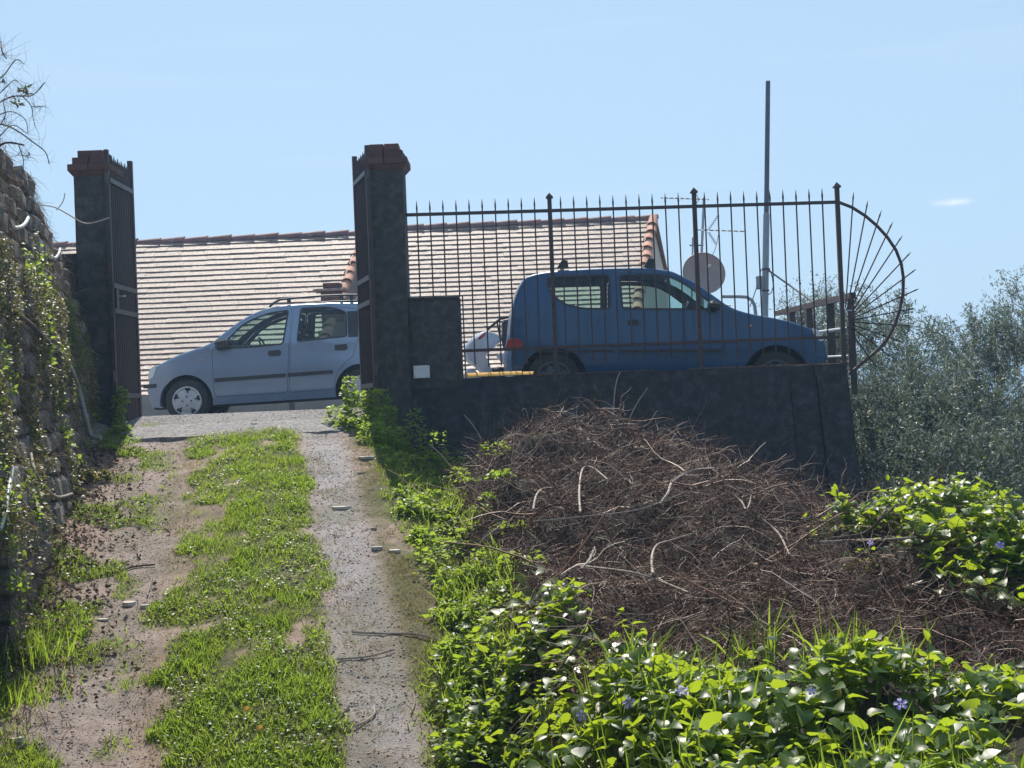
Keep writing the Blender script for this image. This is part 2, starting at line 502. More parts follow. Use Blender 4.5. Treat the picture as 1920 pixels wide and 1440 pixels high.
def mesh_of(name, mb, mat, smooth=None):
    me = bpy.data.meshes.new(name)
    me.from_pydata([tuple(p) for p in mb.v], [], mb.f)
    me.materials.append(mat)
    if smooth:
        me.polygons.foreach_set('use_smooth', [True]*len(me.polygons))
        me.set_sharp_from_angle(angle=radians(smooth))
    me.update()
    return me

# ------------------------------------------------------------------ numpy scatter: many small pieces joined in one mesh
def scatter(name, templs, mats, locs, mat, rnd=None, smooth=False, parent=None):
    """templs: list of (V (k,3), quads/tris list); mats (N,3,3); locs (N,3)"""
    N = len(locs)
    pick = RNG.integers(0, len(templs), N)
    VV, loops, starts, totals, rr = [], [], [], [], []
    vo = lo = 0
    if rnd is None:
        rnd = RNG.random(N)
    for t, (V, F) in enumerate(templs):
        ix = np.nonzero(pick == t)[0]
        if len(ix) == 0:
            continue
        V = np.asarray(V, float)
        W = np.einsum('nij,kj->nki', mats[ix], V) + locs[ix][:, None, :]
        VV.append(W.reshape(-1, 3))
        k = len(V)
        fl = np.concatenate([np.array(f) for f in F])
        ln = np.array([len(f) for f in F])
        L = (fl[None, :] + (np.arange(len(ix))*k)[:, None] + vo).reshape(-1)
        loops.append(L)
        totals.append(np.tile(ln, len(ix)))
        rr.append(np.repeat(rnd[ix], len(F)))
        vo += len(ix)*k
    VV = np.concatenate(VV)
    loops = np.concatenate(loops)
    totals = np.concatenate(totals)
    rr = np.concatenate(rr)
    starts = np.concatenate([[0], np.cumsum(totals)[:-1]])
    me = bpy.data.meshes.new(name)
    me.vertices.add(len(VV))
    me.vertices.foreach_set('co', VV.astype(np.float32).ravel())
    me.loops.add(len(loops))
    me.loops.foreach_set('vertex_index', loops.astype(np.int32))
    me.polygons.add(len(totals))
    me.polygons.foreach_set('loop_start', starts.astype(np.int32))
    me.polygons.foreach_set('loop_total', totals.astype(np.int32))
    if smooth:
        me.polygons.foreach_set('use_smooth', np.ones(len(totals), bool))
    a = me.attributes.new('rnd', 'FLOAT', 'FACE')
    a.data.foreach_set('value', rr.astype(np.float32))
    me.update(calc_edges=True)
    me.materials.append(mat)
    o = bpy.data.objects.new(name, me)
    C.objects.link(o)
    if parent is not None:
        o.parent = parent
        off = base_of(parent)
        o.location = -off
    return o

def frames(dirs, nrm_hint, scale):
    """rotation matrices whose y axis follows dirs and z axis leans to nrm_hint; scale (N,) or (N,3)"""
    y = dirs / np.linalg.norm(dirs, axis=1, keepdims=True)
    z = nrm_hint - y*np.sum(nrm_hint*y, axis=1, keepdims=True)
    z /= np.linalg.norm(z, axis=1, keepdims=True) + 1e-9
    x = np.cross(y, z)
    R = np.stack([x, y, z], axis=2)
    scale = np.asarray(scale, float)
    if scale.ndim == 1:
        scale = np.repeat(scale[:, None], 3, 1)
    return R * scale[:, None, :]

def rand_dirs(n, up=0.0, spread=1.0):
    v = RNG.normal(size=(n, 3))*spread
    v[:, 2] += up
    return v / np.linalg.norm(v, axis=1, keepdims=True)

# leaf templates: length 1 along y
def leaf_t(w=0.35, fold=0.12, droop=0.15):
    V = [(0, 0, 0), (-w*.8, .3, fold), (0, .33, 0), (w*.8, .3, fold), (-w*.7, .68, fold*.7-droop*.4), (0, .7, -droop*.5), (w*.7, .68, fold*.7-droop*.4), (0, 1, -droop)]
    F = [(0, 2, 1), (0, 3, 2), (1, 2, 5, 4), (2, 3, 6, 5), (4, 5, 7), (5, 6, 7)]
    return V, F
def lance_t(w=0.1, bend=0.1):
    return [(0, 0, 0), (-w, .5, bend*.4), (w, .5, bend*.4), (0, 1, -bend)], [(0, 2, 1), (1, 2, 3)]
def blade_t(w=0.04, bend=0.4, side=0.0):
    return [(-w, 0, 0), (w, 0, 0), (-w*.9+side*.25, .5, bend*.2), (w*.9+side*.25, .5, bend*.2), (side, .95, bend)], [(0, 1, 3, 2), (2, 3, 4)]
def heart_t(cup=0.15, droop=0.25):
    hw_ = [(0.0, 0.0), (.26, -.10), (.50, .02), (.56, .25), (.44, .52), (.22, .78), (0, 1.0)]
    V = [(0, .0, 0), (0, .28, -.02), (0, .6, -droop*.35), (0, 1.0, -droop)]
    R = [( .28, -.10, cup*.6), (.52, .06, cup), (.55, .30, cup*.9), (.40, .58, cup*.5-droop*.3), (.18, .82, -droop*.6)]
    V += R + [(-x, y, z) for x, y, z in R]
    F = []
    for o, fl in ((4, False), (9, True)):
        t = [(0, o, 1), (o, o+1, 1), (o+1, o+2, 1), (o+2, 2, 1), (o+2, o+3, 2), (o+3, o+4, 2), (o+4, 3, 2)]
        F += [tuple(reversed(q)) if fl else q for q in t]
    return V, F
def twig_t(n=5, r=0.008, curl=0.4, seed=0):
    rr = random.Random(seed)
    pts, d = [Vector((0, 0, 0))], Vector((0, 1, 0))
    for i in range(n):
        d = (d + Vector((rr.uniform(-1, 1), rr.uniform(-.3, .6), rr.uniform(-1, 1)))*curl).normalized()
        pts.append(pts[-1] + d/n)
    mb = MB().tube(pts, [r*(1-.7*i/n) for i in range(n+1)], 3, False)
    return mb.v, mb.f
def pebble_t(seed=0):
    rr = random.Random(seed)
    V = [(rr.uniform(.7, 1.1)*x, rr.uniform(.7, 1.1)*y, rr.uniform(.5, .8)*z) for x, y, z in ((1, 0, 0), (0, 1, 0), (-1, 0, 0), (0, -1, 0), (0, 0, 1), (0, 0, -.5))]
    return V, [(0, 1, 4), (1, 2, 4), (2, 3, 4), (3, 0, 4), (1, 0, 5), (2, 1, 5), (3, 2, 5), (0, 3, 5)]
# ------------------------------------------------------------------ numpy noise
_H = np.random.default_rng(5).random((256, 256))
def vnoise(x, y):
    xi, yi = np.floor(x).astype(int), np.floor(y).astype(int)
    fx, fy = x-xi, y-yi
    fx, fy = fx*fx*(3-2*fx), fy*fy*(3-2*fy)
    g = lambda a, b: _H[a % 256, b % 256]
    return (g(xi, yi)*(1-fx)+g(xi+1, yi)*fx)*(1-fy) + (g(xi, yi+1)*(1-fx)+g(xi+1, yi+1)*fx)*fy
def fbm(x, y, o=4):
    s, a, t = 0, 1, 0
    for i in range(o):
        s = s + a*vnoise(x*2**i+17*i, y*2**i+31*i)
        t += a
        a *= .5
    return s/t      # 0..1
def sstep(a, b, x):
    t = np.clip((x-a)/(b-a), 0, 1)
    return t*t*(3-2*t)

def xt(Y):
    return -2.5 + (13.5-Y)*0.178
def sh(Y):          # right shoulder of the track, as an offset from its centre line
    return np.interp(Y, [4, 6, 7, 8.6, 11, 13.4], [0.80, 0.86, 0.92, 1.12, 1.15, 1.05])
def wall_x(Y):
    return -3.95 + (13.2-Y)*0.20
def track_z(Y):
    t = 13.5-Y
    z = -0.12 - 0.2*t - 0.0057*t*t
    z = np.where(Y < 6.4, -1.80+0*Y, np.maximum(z, -1.80))
    z = np.where(Y > 13.5, np.interp(Y, [13.5, 14.3, 15.6], [-0.12, -0.035, -0.14]), z)
    return z
def road_z(X):
    return np.where(X < -0.5, -0.166+0.024*(np.maximum(X, -14)+4.3), np.where(X < 0.41, -0.082, -0.09-0.0365*(np.minimum(X, 4)-0.41)))
def edge_x(Y):      # edge of the parking platform
    return 3.22 + 0.078*(Y-13.6)
def ground_z(X, Y):
    X, Y = np.asarray(X, float), np.asarray(Y, float)
    off = X - xt(Y)
    T = track_z(Y)
    n1 = fbm(X*3, Y*3, 4)-.5
    n2 = fbm(X*14+3, Y*14, 3)-.5
    z = T + n1*0.05 + n2*0.022
    strip = np.exp(-((off-0.08)/0.42)**4)
    z = z + strip*0.035*(Y < 13) - 0.02*(np.exp(-((off+0.75)/0.2)**2)+np.exp(-((off-0.68)/0.2)**2))
    s = sh(Y)
    w = sstep(s, s+1.3, off)
    low = np.minimum(T, -1.5) + n1*0.15
    front = z*(1-w) + low*w
    # banked litter at the foot of the left wall
    front = front + 0.10*sstep(0.45, 0.0, X-wall_x(Y))*(Y < 13.3)
    front = np.where(X < wall_x(Y)-0.20, 1.42 + 0.15*np.minimum(wall_x(Y)-X, 30) + n1*.2, front)
    rd = road_z(X) + n2*0.006
    tb = sstep(14.4, 15.6, Y)
    gate = sstep(-4.3, -4.0, X)*sstep(-0.9, -1.2, X)
    back = np.where(Y < 15.6, gate*(T*(1-tb) + rd*tb) + (1-gate)*rd, rd)
    slope = np.maximum(-1.7 - 0.33*np.maximum(Y-12.5, 0), -60)
    fall = sstep(22.4, 25.5, Y)
    back = back*(1-fall) + np.minimum(slope, -3.0)*fall
    out = sstep(-0.20, -0.08, X-edge_x(Y))
    rightside = np.where(Y > 13.4, np.minimum(slope, -2.0) + n1*.4, front)
    z = np.where(Y < 13.6, front, back*(1-out)+rightside*out)
    z = np.where((Y < 13.6) & (X > 3.2) & (Y > 11), front + (np.minimum(slope, -2.0)-front)*sstep(11, 13.4, Y), z)
    return z

def axis(dense0, dense1, step, far0, far1):
    a = list(np.arange(dense0, dense1+1e-6, step))
    s, x = step, dense1
    while x < far1:
        s *= 1.22
        x += s
        a.append(x)
    s, x, b = step, dense0, []
    while x > far0:
        s *= 1.22
        x -= s
        b.append(x)
    return np.array(b[::-1]+a)

gx = axis(-4.6, 4.2, 0.04, -2200, 2200)
gy = axis(5.6, 15.6, 0.04, -60, 4000)
assert gx[-1] < 2690 and gx[0] > -2690 and gy[-1] < 5090 and gy[0] > -190, (gx[0], gx[-1], gy[0], gy[-1])
GX, GY = np.meshgrid(gx, gy)
GZ = ground_z(GX, GY)

def grass_density(X, Y):
    """how green the track is, 0..1"""
    off = X - xt(Y)
    n = fbm(X*2.2+9, Y*1.6+4, 4)
    nn = fbm(X*7+5, Y*5+2, 3)
    e = (n-.5)*0.55 + (nn-.5)*0.25
    wl_ = np.interp(Y, [5, 7, 9, 11, 13], [0.40, 0.42, 0.50, 0.47, 0.45])
    er = np.where(off > 0, e*.30, e*.85)
    strip = sstep(wl_+0.05+er, wl_-0.07+er, np.abs(off))
    strip = strip * sstep(13.05, 12.7, Y+e*.5) * sstep(0.32, 0.48, nn*.5+n*.5 + .07*(off > 0) - .05*(Y > 11.6))
    left = sstep(-1.00, -1.25, off+e*1.2) * sstep(9.2, 7.8, Y+e) * 0.95
    tuft = sstep(0.60, 0.66, fbm(X*2.6+40, Y*2.1+7, 3)) * sstep(-0.5, -1.0, off) * 0.9
    s = sh(Y)
    right = sstep(s-0.10, s+0.08, off+e*.6)
    g = np.clip(strip + left + tuft + right, 0, 1)
    g = g*(Y < 13.45)
    return g, strip, right

g, gs, gr = grass_density(GX, GY)
off = GX - xt(GY)
rut = np.exp(-((off+0.80)/0.30)**4) + np.exp(-((off-0.66)/0.20)**4)
rut = np.clip(np.exp(-((off-0.66)/0.21)**4) + .42*np.exp(-((off+0.80)/0.30)**4), 0, 1)
paved = sstep(12.75, 12.95, GY+(fbm(GX*4, GY*4, 3)-.5)*.25)*(GY < 30)*(GX < edge_x(GY))
g = np.clip(g + .75*sstep(.80, .95, off)*sstep(.36, .56, fbm(GX*3.2+7, GY*2.4, 4))*(GY < 12.8) + .35*sstep(.46, .60, fbm(GX*2.4+17, GY*2.0+4, 4))*(GY < 12.8), 0, 1)
green = np.where((GY > 25) | (GX > edge_x(GY)+.3) & (GY > 13), 1.0, g)
ny, nx = GX.shape
me = bpy.data.meshes.new('ground')
V = np.stack([GX, GY, GZ], -1).reshape(-1, 3)
idx = np.arange(nx*ny).reshape(ny, nx)
Q = np.stack([idx[:-1, :-1], idx[:-1, 1:], idx[1:, 1:], idx[1:, :-1]], -1).reshape(-1)
me.vertices.add(len(V)); me.vertices.foreach_set('co', V.astype(np.float32).ravel())
me.loops.add(len(Q)); me.loops.foreach_set('vertex_index', Q.astype(np.int32))
npoly = len(Q)//4
me.polygons.add(npoly)
me.polygons.foreach_set('loop_start', np.arange(0, len(Q), 4, dtype=np.int32))
me.polygons.foreach_set('loop_total', np.full(npoly, 4, np.int32))
me.polygons.foreach_set('use_smooth', np.ones(npoly, bool))
at = me.attributes.new('mask', 'FLOAT_COLOR', 'POINT')
at.data.foreach_set('color', np.stack([rut, green, paved, np.ones_like(rut)], -1).reshape(-1).astype(np.float32))
me.update(calc_edges=True)
ground = bpy.data.objects.new('ground', me)
C.objects.link(ground)
ground['kind'] = 'structure'

m, nt, out = new_mat('track_ground')
vec = coords(nt, (1, 1, 1), False)
att = nt.nodes.new('ShaderNodeAttribute'); att.attribute_name = 'mask'
sep = nt.nodes.new('ShaderNodeSeparateColor')
nt.links.new(att.outputs['Color'], sep.inputs[0])
soil = ramp(nt, noise_fac(nt, vec, 9, 8, 0.7), [(0.25, (0.13, 0.09, 0.068)), (0.5, (0.31, 0.225, 0.18)), (0.75, (0.50, 0.385, 0.32))])
soil = mixc(nt, soil, (0.38, 0.255, 0.19), ramp(nt, noise_fac(nt, vec, 2.3, 4), [(0.5, (0, 0, 0)), (0.68, (.8, .8, .8))]))
grav = ramp(nt, noise_fac(nt, vec, 70, 6, 0.8), [(0.28, (0.11, 0.10, 0.10)), (0.5, (0.30, 0.28, 0.28)), (0.72, (0.54, 0.50, 0.50))])
gravmix = nt.nodes.new('ShaderNodeMath'); gravmix.operation = 'MULTIPLY'
nt.links.new(sep.outputs[0], gravmix.inputs[0])
nt.links.new(ramp(nt, noise_fac(nt, vec, 3.1, 5, 0.7), [(0.30, (0.35, 0.35, 0.35)), (0.52, (1, 1, 1))]), gravmix.inputs[1])
col = mixc(nt, soil, grav, gravmix.outputs[0])
moss = ramp(nt, noise_fac(nt, vec, 24, 6, 0.7), [(0.3, (0.055, 0.06, 0.022)), (0.6, (0.12, 0.115, 0.04)), (0.8, (0.19, 0.14, 0.06))])
col = mixc(nt, col, moss, sep.outputs[1])
pav = ramp(nt, noise_fac(nt, vec, 38, 7, 0.75), [(0.3, (0.10, 0.095, 0.095)), (0.5, (0.22, 0.205, 0.20)), (0.72, (0.40, 0.37, 0.355))])
col = mixc(nt, col, pav, sep.outputs[2])
b = nt.nodes.new('ShaderNodeBsdfPrincipled')
nt.links.new(col, b.inputs['Base Color'])
b.inputs['Roughness'].default_value = 0.9
b.inputs['Specular IOR Level'].default_value = 0.3
bp = nt.nodes.new('ShaderNodeBump'); bp.inputs['Strength'].default_value = 0.9; bp.inputs['Distance'].default_value = 0.015
nt.links.new(noise_fac(nt, vec, 55, 8, 0.8), bp.inputs['Height'])
nt.links.new(bp.outputs['Normal'], b.inputs['Normal'])
nt.links.new(b.outputs[0], out.inputs['Surface'])
me.materials.append(m)

# ------------------------------------------------------------------ rough wall blocks (subdivided faces pushed about a little)
def rough_block(lo, hi, cell=0.05, amp=0.008, warp=None, chip=0.02):
    """box whose faces are fine grids with uneven relief; warp(p) may bend it"""
    mb = MB()
    lo, hi = Vector(lo), Vector(hi)
    def face(o, a, b_, n):
        na, nb = max(1, int(a.length/cell)), max(1, int(b_.length/cell))
        na, nb = min(na, 90), min(nb, 70)
        vs = []
        for j in range(nb+1):
            for i in range(na+1):
                p = o + a*(i/na) + b_*(j/nb)
                k = noise.noise(p*3.1)*.6 + noise.noise(p*9.7)*.4
                edge = min(i, na-i, j, nb-j)
                q = p + n*(k*amp if edge else -abs(noise.noise(p*7))*chip*.5)
                if warp: q = warp(q)
                vs.append(q)
        fs = [(j*(na+1)+i, j*(na+1)+i+1, (j+1)*(na+1)+i+1, (j+1)*(na+1)+i) for j in range(nb) for i in range(na)]
        mb.add(vs, fs)
    d = hi-lo
    X_, Y_, Z_ = Vector((d.x, 0, 0)), Vector((0, d.y, 0)), Vector((0, 0, d.z))
    face(lo, X_, Z_, Vector((0, -1, 0)))
    face(lo+Y_+X_, -X_, Z_, Vector((0, 1, 0)))
    face(lo+X_, Y_, Z_, Vector((1, 0, 0)))
    face(lo+Y_, -Y_, Z_, Vector((-1, 0, 0)))
    face(lo+Z_, X_, Y_, Vector((0, 0, 1)))
    return mb

# ------------------------------------------------------------------ gate pillars
brick_me = mesh_of('brick', MB().rbox((0, 0, 0), (1, 1, 1), 0.04), M['brick'])
def pillar(x0, x1, ztop, zbot, label):
    t = thing('gate_pillar', label, 'gate pillar', ((x0+x1)/2, 13.66, zbot), group='gate pillars')
    mk('pillar_shaft', rough_block((x0, 13.46, zbot), (x1, 13.86, ztop-0.215), 0.035, 0.007), M['plaster_dark'], t)
    cx, hw_ = (x0+x1)/2, (x1-x0)/2
    rr = random.Random(int(x0*100))
    for k, (ex, z0) in enumerate(((0.050, ztop-0.205), (0.012, ztop-0.137), (-0.028, ztop-0.069))):
        hx, hy = hw_+ex, 0.20+ex
        n = 2
        for i in range(n):
            L = 2*hx/n
            for jy in range(2):
                D = hy
                c = Vector((cx-hx+L*(i+.5)+rr.uniform(-.004, .004), 13.66-hy+D*(jy+.5)+rr.uniform(-.004, .004), z0+0.033))
                put('cap_brick', brick_me, t, Matrix.Translation(c) @ Matrix.Rotation(rr.uniform(-.012, .012), 4, 'Z') @ Matrix.Diagonal((L-0.007, D-0.007, 0.063, 1)))
    # tapered mortar under the caps
    mb = MB()
    z1, z0, e = ztop-0.206, ztop-0.25, 0.038
    a = [(x0-.004, 13.456, z0), (x1+.004, 13.456, z0), (x1+.004, 13.864, z0), (x0-.004, 13.864, z0)]
    b_ = [(x0-e, 13.46-e, z1), (x1+e, 13.46-e, z1), (x1+e, 13.86+e, z1), (x0-e, 13.86+e, z1)]
    mb.add(a+b_, [(0, 1, 5, 4), (1, 2, 6, 5), (2, 3, 7, 6), (3, 0, 4, 7), (4, 5, 6, 7)])
    mk('cap_corbel', mb, M['brick'], t)
    return t
pillar(-4.025, -3.725, 2.485, -0.45, 'dark gate pillar with stepped brick cap at the left, beside the mossy wall')
pillar(-1.285, -0.945, 2.435, -0.55, 'dark gate pillar with stepped brick cap right of the silver car, next to the spiked fence')

def gate_leaf(hx, hy, dx, dy, L, ztop, zbot, rails, label, handle):
    t = thing('gate_leaf', label, 'gate', (hx, hy, zbot), group='open leaves of the iron gate')
    d = Vector((dx, dy, 0)).normalized()
    h = Vector((hx, hy, 0))
    nrm = Vector((d.y, -d.x, 0))
    mk('stile', MB().bar(h+Vector((0, 0, zbot)), h+Vector((0, 0, ztop-.03)), 0.04, 0.04, d), M['rust'], t)
    e = h+d*L
    mk('stile', MB().bar(e+Vector((0, 0, zbot)), e+Vector((0, 0, ztop)), 0.045, 0.05, d), M['rust'], t)
    n = int(L/0.062)
    for i in range(1, n):
        p = h+d*(L*i/n)
        top = ztop-.05 - 0.02*((i % 2))
        mk('bar', MB().tube([p+Vector((0, 0, zbot+.02)), p+Vector((0, 0, top-.06)), p+Vector((0, 0, top))], [0.0115, 0.0115, 0.002], 6), M['rust'], t)
    for z in rails:
        for s_ in (1,):
            o = nrm*0.022*s_*(1 if handle else -1)
            mk('rail', MB().bar(h+d*.01+o+Vector((0, 0, z)), e-d*.03+o+Vector((0, 0, z)), 0.012, 0.045), M['iron'], t)
    if handle:
        a = h+d*0.09+nrm*0.03
        mk('latch_plate', MB().bar(a+Vector((0, 0, rails[2]+.02)), a+Vector((0, 0, rails[1]-.02)), 0.012, 0.07, d), M['iron'], t)
        mk('gate_handle', MB().tube([a+nrm*.005+Vector((0, 0, 1.10)), a+nrm*.05+Vector((0, 0, 1.10)), a+nrm*.05+d*.10+Vector((0, 0, 1.11))], 0.008, 6), M['galv'], t)
    for z in (ztop-.35, zbot+.4):
        mk('hinge', MB().tube([h-d*.02+Vector((0, 0, z)), h-d*.02+Vector((0, 0, z+.1))], 0.018, 8), M['iron'], t)
    return t
gate_leaf(-3.705, 13.44, 0.0, 1.0, 0.84, 2.50, -0.10, (2.19, 1.20, 0.965, 0.17), 'open barred iron gate leaf with latch hung on the left pillar', True)
gate_leaf(-1.268, 13.43, -0.25, 0.96, 0.78, 2.44, -0.14, (2.16, 1.18, 0.95, 0.17), 'open barred iron gate leaf hung on the pillar right of the silver car', False)

# ------------------------------------------------------------------ concrete wall under the fence
t = thing('retaining_wall', 'dark stained concrete wall carrying the spiked fence, brambles heaped in front', 'wall', (1.1, 13.65, -2.2))
def batter(p):
    k = (p.z-0.2)
    return Vector((p.x - 0.075*k*max(0, (p.x-1.5)/1.6), p.y + 0.02*k, p.z))
mk('wall_panel', rough_block((-0.944, 13.52, -2.2), (2.60, 13.80, 0.200), 0.05, 0.012, batter), M['concrete_wall'], t)
mk('wall_panel', rough_block((2.606, 13.535, -2.2), (2.85, 13.80, 0.196), 0.05, 0.012, batter), M['concrete_wall'], t)
mk('wall_panel', rough_block((2.856, 13.51, -2.2), (3.14, 13.80, 0.198), 0.05, 0.012, batter), M['concrete_wall'], t)
for i in range(6):
    x0 = -0.43+i*0.107
    mb = MB()
    n = 7
    vs, fs = [], []
    for j in (0, 1):
        for k in range(n):
            a = pi*k/(n-1)
            rx = 0.052*(1+.06*random.uniform(-1, 1))
            vs.append(Vector((x0+j*0.10+random.uniform(-.003, .003), 13.62-cos(a)*0.125, 0.212+sin(a)*0.038*(1-.2*(i == 5)))))
    fs = [(k, n+k, n+k+1, k+1) for k in range(n-1)] + [tuple(range(n)), tuple(range(2*n-1, n-1, -1))]
    mk('coping_tile', MB().add(vs, fs), M['lichen'], t, smooth=50)
t2 = thing('wall_block', 'squat dark rendered block between the right gate pillar and the fence', 'wall block', (-0.74, 13.68, 0.2))
mk('block_body', rough_block((-0.942, 13.505, 0.120), (-0.462, 13.84, 0.955), 0.035, 0.006), M['plaster_dark'], t2)
mk('block_coping', MB().rbox((-0.702, 13.67, 0.966), (0.478, 0.36, 0.022), 0.004), M['plaster_dark'], t2)
box = thing('meter_box', 'small white electrical box on the dark block beside the pillar', 'electrical box', (-0.84, 13.47, 0.24))
mk('box_body', MB().rbox((-0.84, 13.475, 0.275), (0.15, 0.05, 0.12), 0.006), M['white_plastic'], box)
mk('box_lid', MB().rbox((-0.84, 13.446, 0.275), (0.145, 0.008, 0.113), 0.003), M['white_plastic'], box)
for sx in (-.055, .055):
    for sz in (-.04, .04):
        mk('screw', MB().lathe([(0.0, -.004), (0.005, -.003), (0.005, 0)], 'Y', 8, (-0.84+sx, 13.441, 0.275+sz)), M['galv'], box)
t = thing('side_wall', 'dark concrete side wall of the parking platform beside the olive trees', 'wall', (3.5, 17, -3))
mb = MB()
for (x, y) in ((3.13, 13.815), (3.30, 13.80)):
    pass
e0, e1 = edge_x(13.82), edge_x(22.5)
mb.add([(e0-.22, 13.82, -4), (e0, 13.82, -4), (e1, 22.5, -7), (e1-.22, 22.5, -7), (e0-.22, 13.82, -.03), (e0, 13.82, -.03), (e1, 22.5, -.03), (e1-.22, 22.5, -.03)],
       [(0, 1, 5, 4), (1, 2, 6, 5), (2, 3, 7, 6), (3, 0, 4, 7), (4, 5, 6, 7)])
mk('wall_body', mb, M['concrete_wall'], t)
tw = thing('wing_wall', 'dark rendered garden wall running left from the left gate pillar', 'wall', (-5.5, 13.7, -0.4))
mk('wall_body', rough_block((-7.6, 13.52, -0.4), (-4.028, 13.84, 1.52), 0.08, 0.012), M['plaster_dark'], tw)
single('stone_block', rough_block((-4.17, 13.40, 1.10), (-4.04, 13.515, 1.50), 0.03, 0.006), M['plaster_dark'], 'narrow rendered block on top of the wall end touching the left pillar', 'block')

# ------------------------------------------------------------------ spiked fence
FY = 13.63
fence = thing('spiked_fence', 'rusty brown iron fence of spiked bars ending in a fan of spokes', 'fence', (1.1, FY, 0.2))
def FP(u, v): return P(u, v, FY)
zr0, zr1 = FP(764, 403), FP(1570, 379)
posts = [1034, 1305.5, 1574]
def zrail(x):
    k = (x-zr0.x)/(zr1.x-zr0.x)
    return zr0.z*(1-k)+zr1.z*k
mk('top_rail', MB().bar((-0.943, FY, zrail(-.943)), (zr1.x, FY, zr1.z), 0.026, 0.030), M['rust'], fence)
bl, br = FP(864, 658), FP(1573, 632)
mk('bottom_rail', MB().bar((-0.455, FY, bl.z), (br.x, FY, br.z), 0.025, 0.03), M['rust'], fence)
pxs = []
for (u, v) in ((1030, 372), (1301, 362), (1569, 352)):
    p = FP(u, v)
    pxs.append(p.x)
    mk('post', MB().bar((p.x, FY, 0.15), (p.x, FY, p.z), 0.040, 0.040), M['rust'], fence)
    q = p.z
    mk('post_cap', MB().add([(p.x-.034, FY-.034, q), (p.x+.034, FY-.034, q), (p.x+.034, FY+.034, q), (p.x-.034, FY+.034, q),
                             (p.x-.034, FY-.034, q+.012), (p.x+.034, FY-.034, q+.012), (p.x+.034, FY+.034, q+.012), (p.x-.034, FY+.034, q+.012), (p.x, FY, q+.055)],
                            [(3, 2, 1, 0), (0, 1, 5, 4), (1, 2, 6, 5), (2, 3, 7, 6), (3, 0, 4, 7), (4, 5, 8), (5, 6, 8), (6, 7, 8), (7, 4, 8)]), M['rust'], fence)
rr = random.Random(3)
nb = 0
for i in range(32):
    u = 781 + i*24.55
    if any(abs(u-pu) < 9 for pu in (1030, 1301, 1569)) or u > 1560:
        continue
    p = FP(u, 380)
    x = p.x
    top = zrail(x) + 0.135 + rr.uniform(-.004, .004)
    lean = rr.uniform(-.012, .012)
    zb = 0.985 if x < -0.45 else bl.z - 0.16 + rr.uniform(-.02, .02)
    if x < -0.45: zb = 0.975
    mk('bar', MB().tube([(x+lean*.3, FY-.001, zb), (x, FY, top-.10), (x, FY, top-.075), (x, FY, top)], [0.0076, 0.0076, 0.0100, 0.0012], 6), M['rust'], fence)
ep = FP(862, 600)
mk('end_bar', MB().bar((-0.435, FY, 0.19), (-0.435, FY, 0.99), 0.012, 0.03, (0, 1, 0)), M['iron'], fence)
arc = [(1570, 378), (1598, 389), (1623, 405), (1645, 424), (1664, 445), (1680, 469), (1690, 495), (1694, 522), (1693, 552), (1687, 582), (1678, 609), (1664, 635), (1646, 656), (1627, 672), (1606, 690), (1592, 700)]
mk('fan_arc', MB().tube([FP(*a) for a in arc], 0.0155, 8), M['rust'], fence, smooth=50)
tips = [(1601, 359), (1628, 375), (1653.5, 393.5), (1675, 415), (1693, 441), (1709, 472), (1719, 504), (1724, 541), (1716, 578), (1709, 611), (1693, 642), (1671, 669), (1645, 690)]
for i, (u, v) in enumerate(tips):
    k = i/(len(tips)-1)
    a = FP(1586+9*sin(k*pi)+3*k, 578 + 34*k)
    b_ = FP(u, v)
    a, b_ = a+Vector((0, .012, 0)), b_+Vector((0, .012, 0))
    d = (b_-a)
    mk('spoke', MB().tube([a, a+d*.93, a+d*.945, b_], [0.0068, 0.0068, 0.0088, 0.001], 6), M['rust'], fence)
mk('hub_plate', MB().bar(FP(1592, 560), FP(1596, 700), 0.03, 0.014), M['rust'], fence)
mk('hub_bracket', MB().bar(FP(1576, 582), FP(1597, 582), 0.02, 0.014), M['galv'], fence)
mk('hub_bracket', MB().bar(FP(1578, 660), FP(1597, 660), 0.02, 0.014), M['rust'], fence)

# ------------------------------------------------------------------ railing behind the blue car
rail = thing('handrail', 'brown steel handrail behind the nose of the blue car at the platform edge', 'railing', (3.4, 16, -0.1))
ra, rb = P(1455, 588, 18.8), P(1600, 554, 13.66)
def RL(t_, dz=0): return ra*(1-t_)+rb*t_ + Vector((0, 0, dz))
mk('top_rail', MB().bar(RL(0), RL(1), 0.05, 0.06), M['rust'], rail)
for tt in (0.26, 0.50, 0.76):
    p = RL(tt)
    mk('post', MB().bar((p.x, p.y, -0.15), (p.x, p.y, p.z-.03), 0.07, 0.07), M['rust'], rail)
p = RL(0.985)
mk('post', MB().bar((p.x, p.y+.05, -0.10), (p.x, p.y+.05, p.z+.0), 0.05, 0.05), M['rust'], rail)
for (dz) in (-0.31, -0.58):
    mk('mid_rail', MB().tube([RL(.3, dz*1.02)+Vector((-.05, 0, 0)), RL(.98, dz)+Vector((-.05, 0, 0))], 0.018, 8), M['galv'], rail)

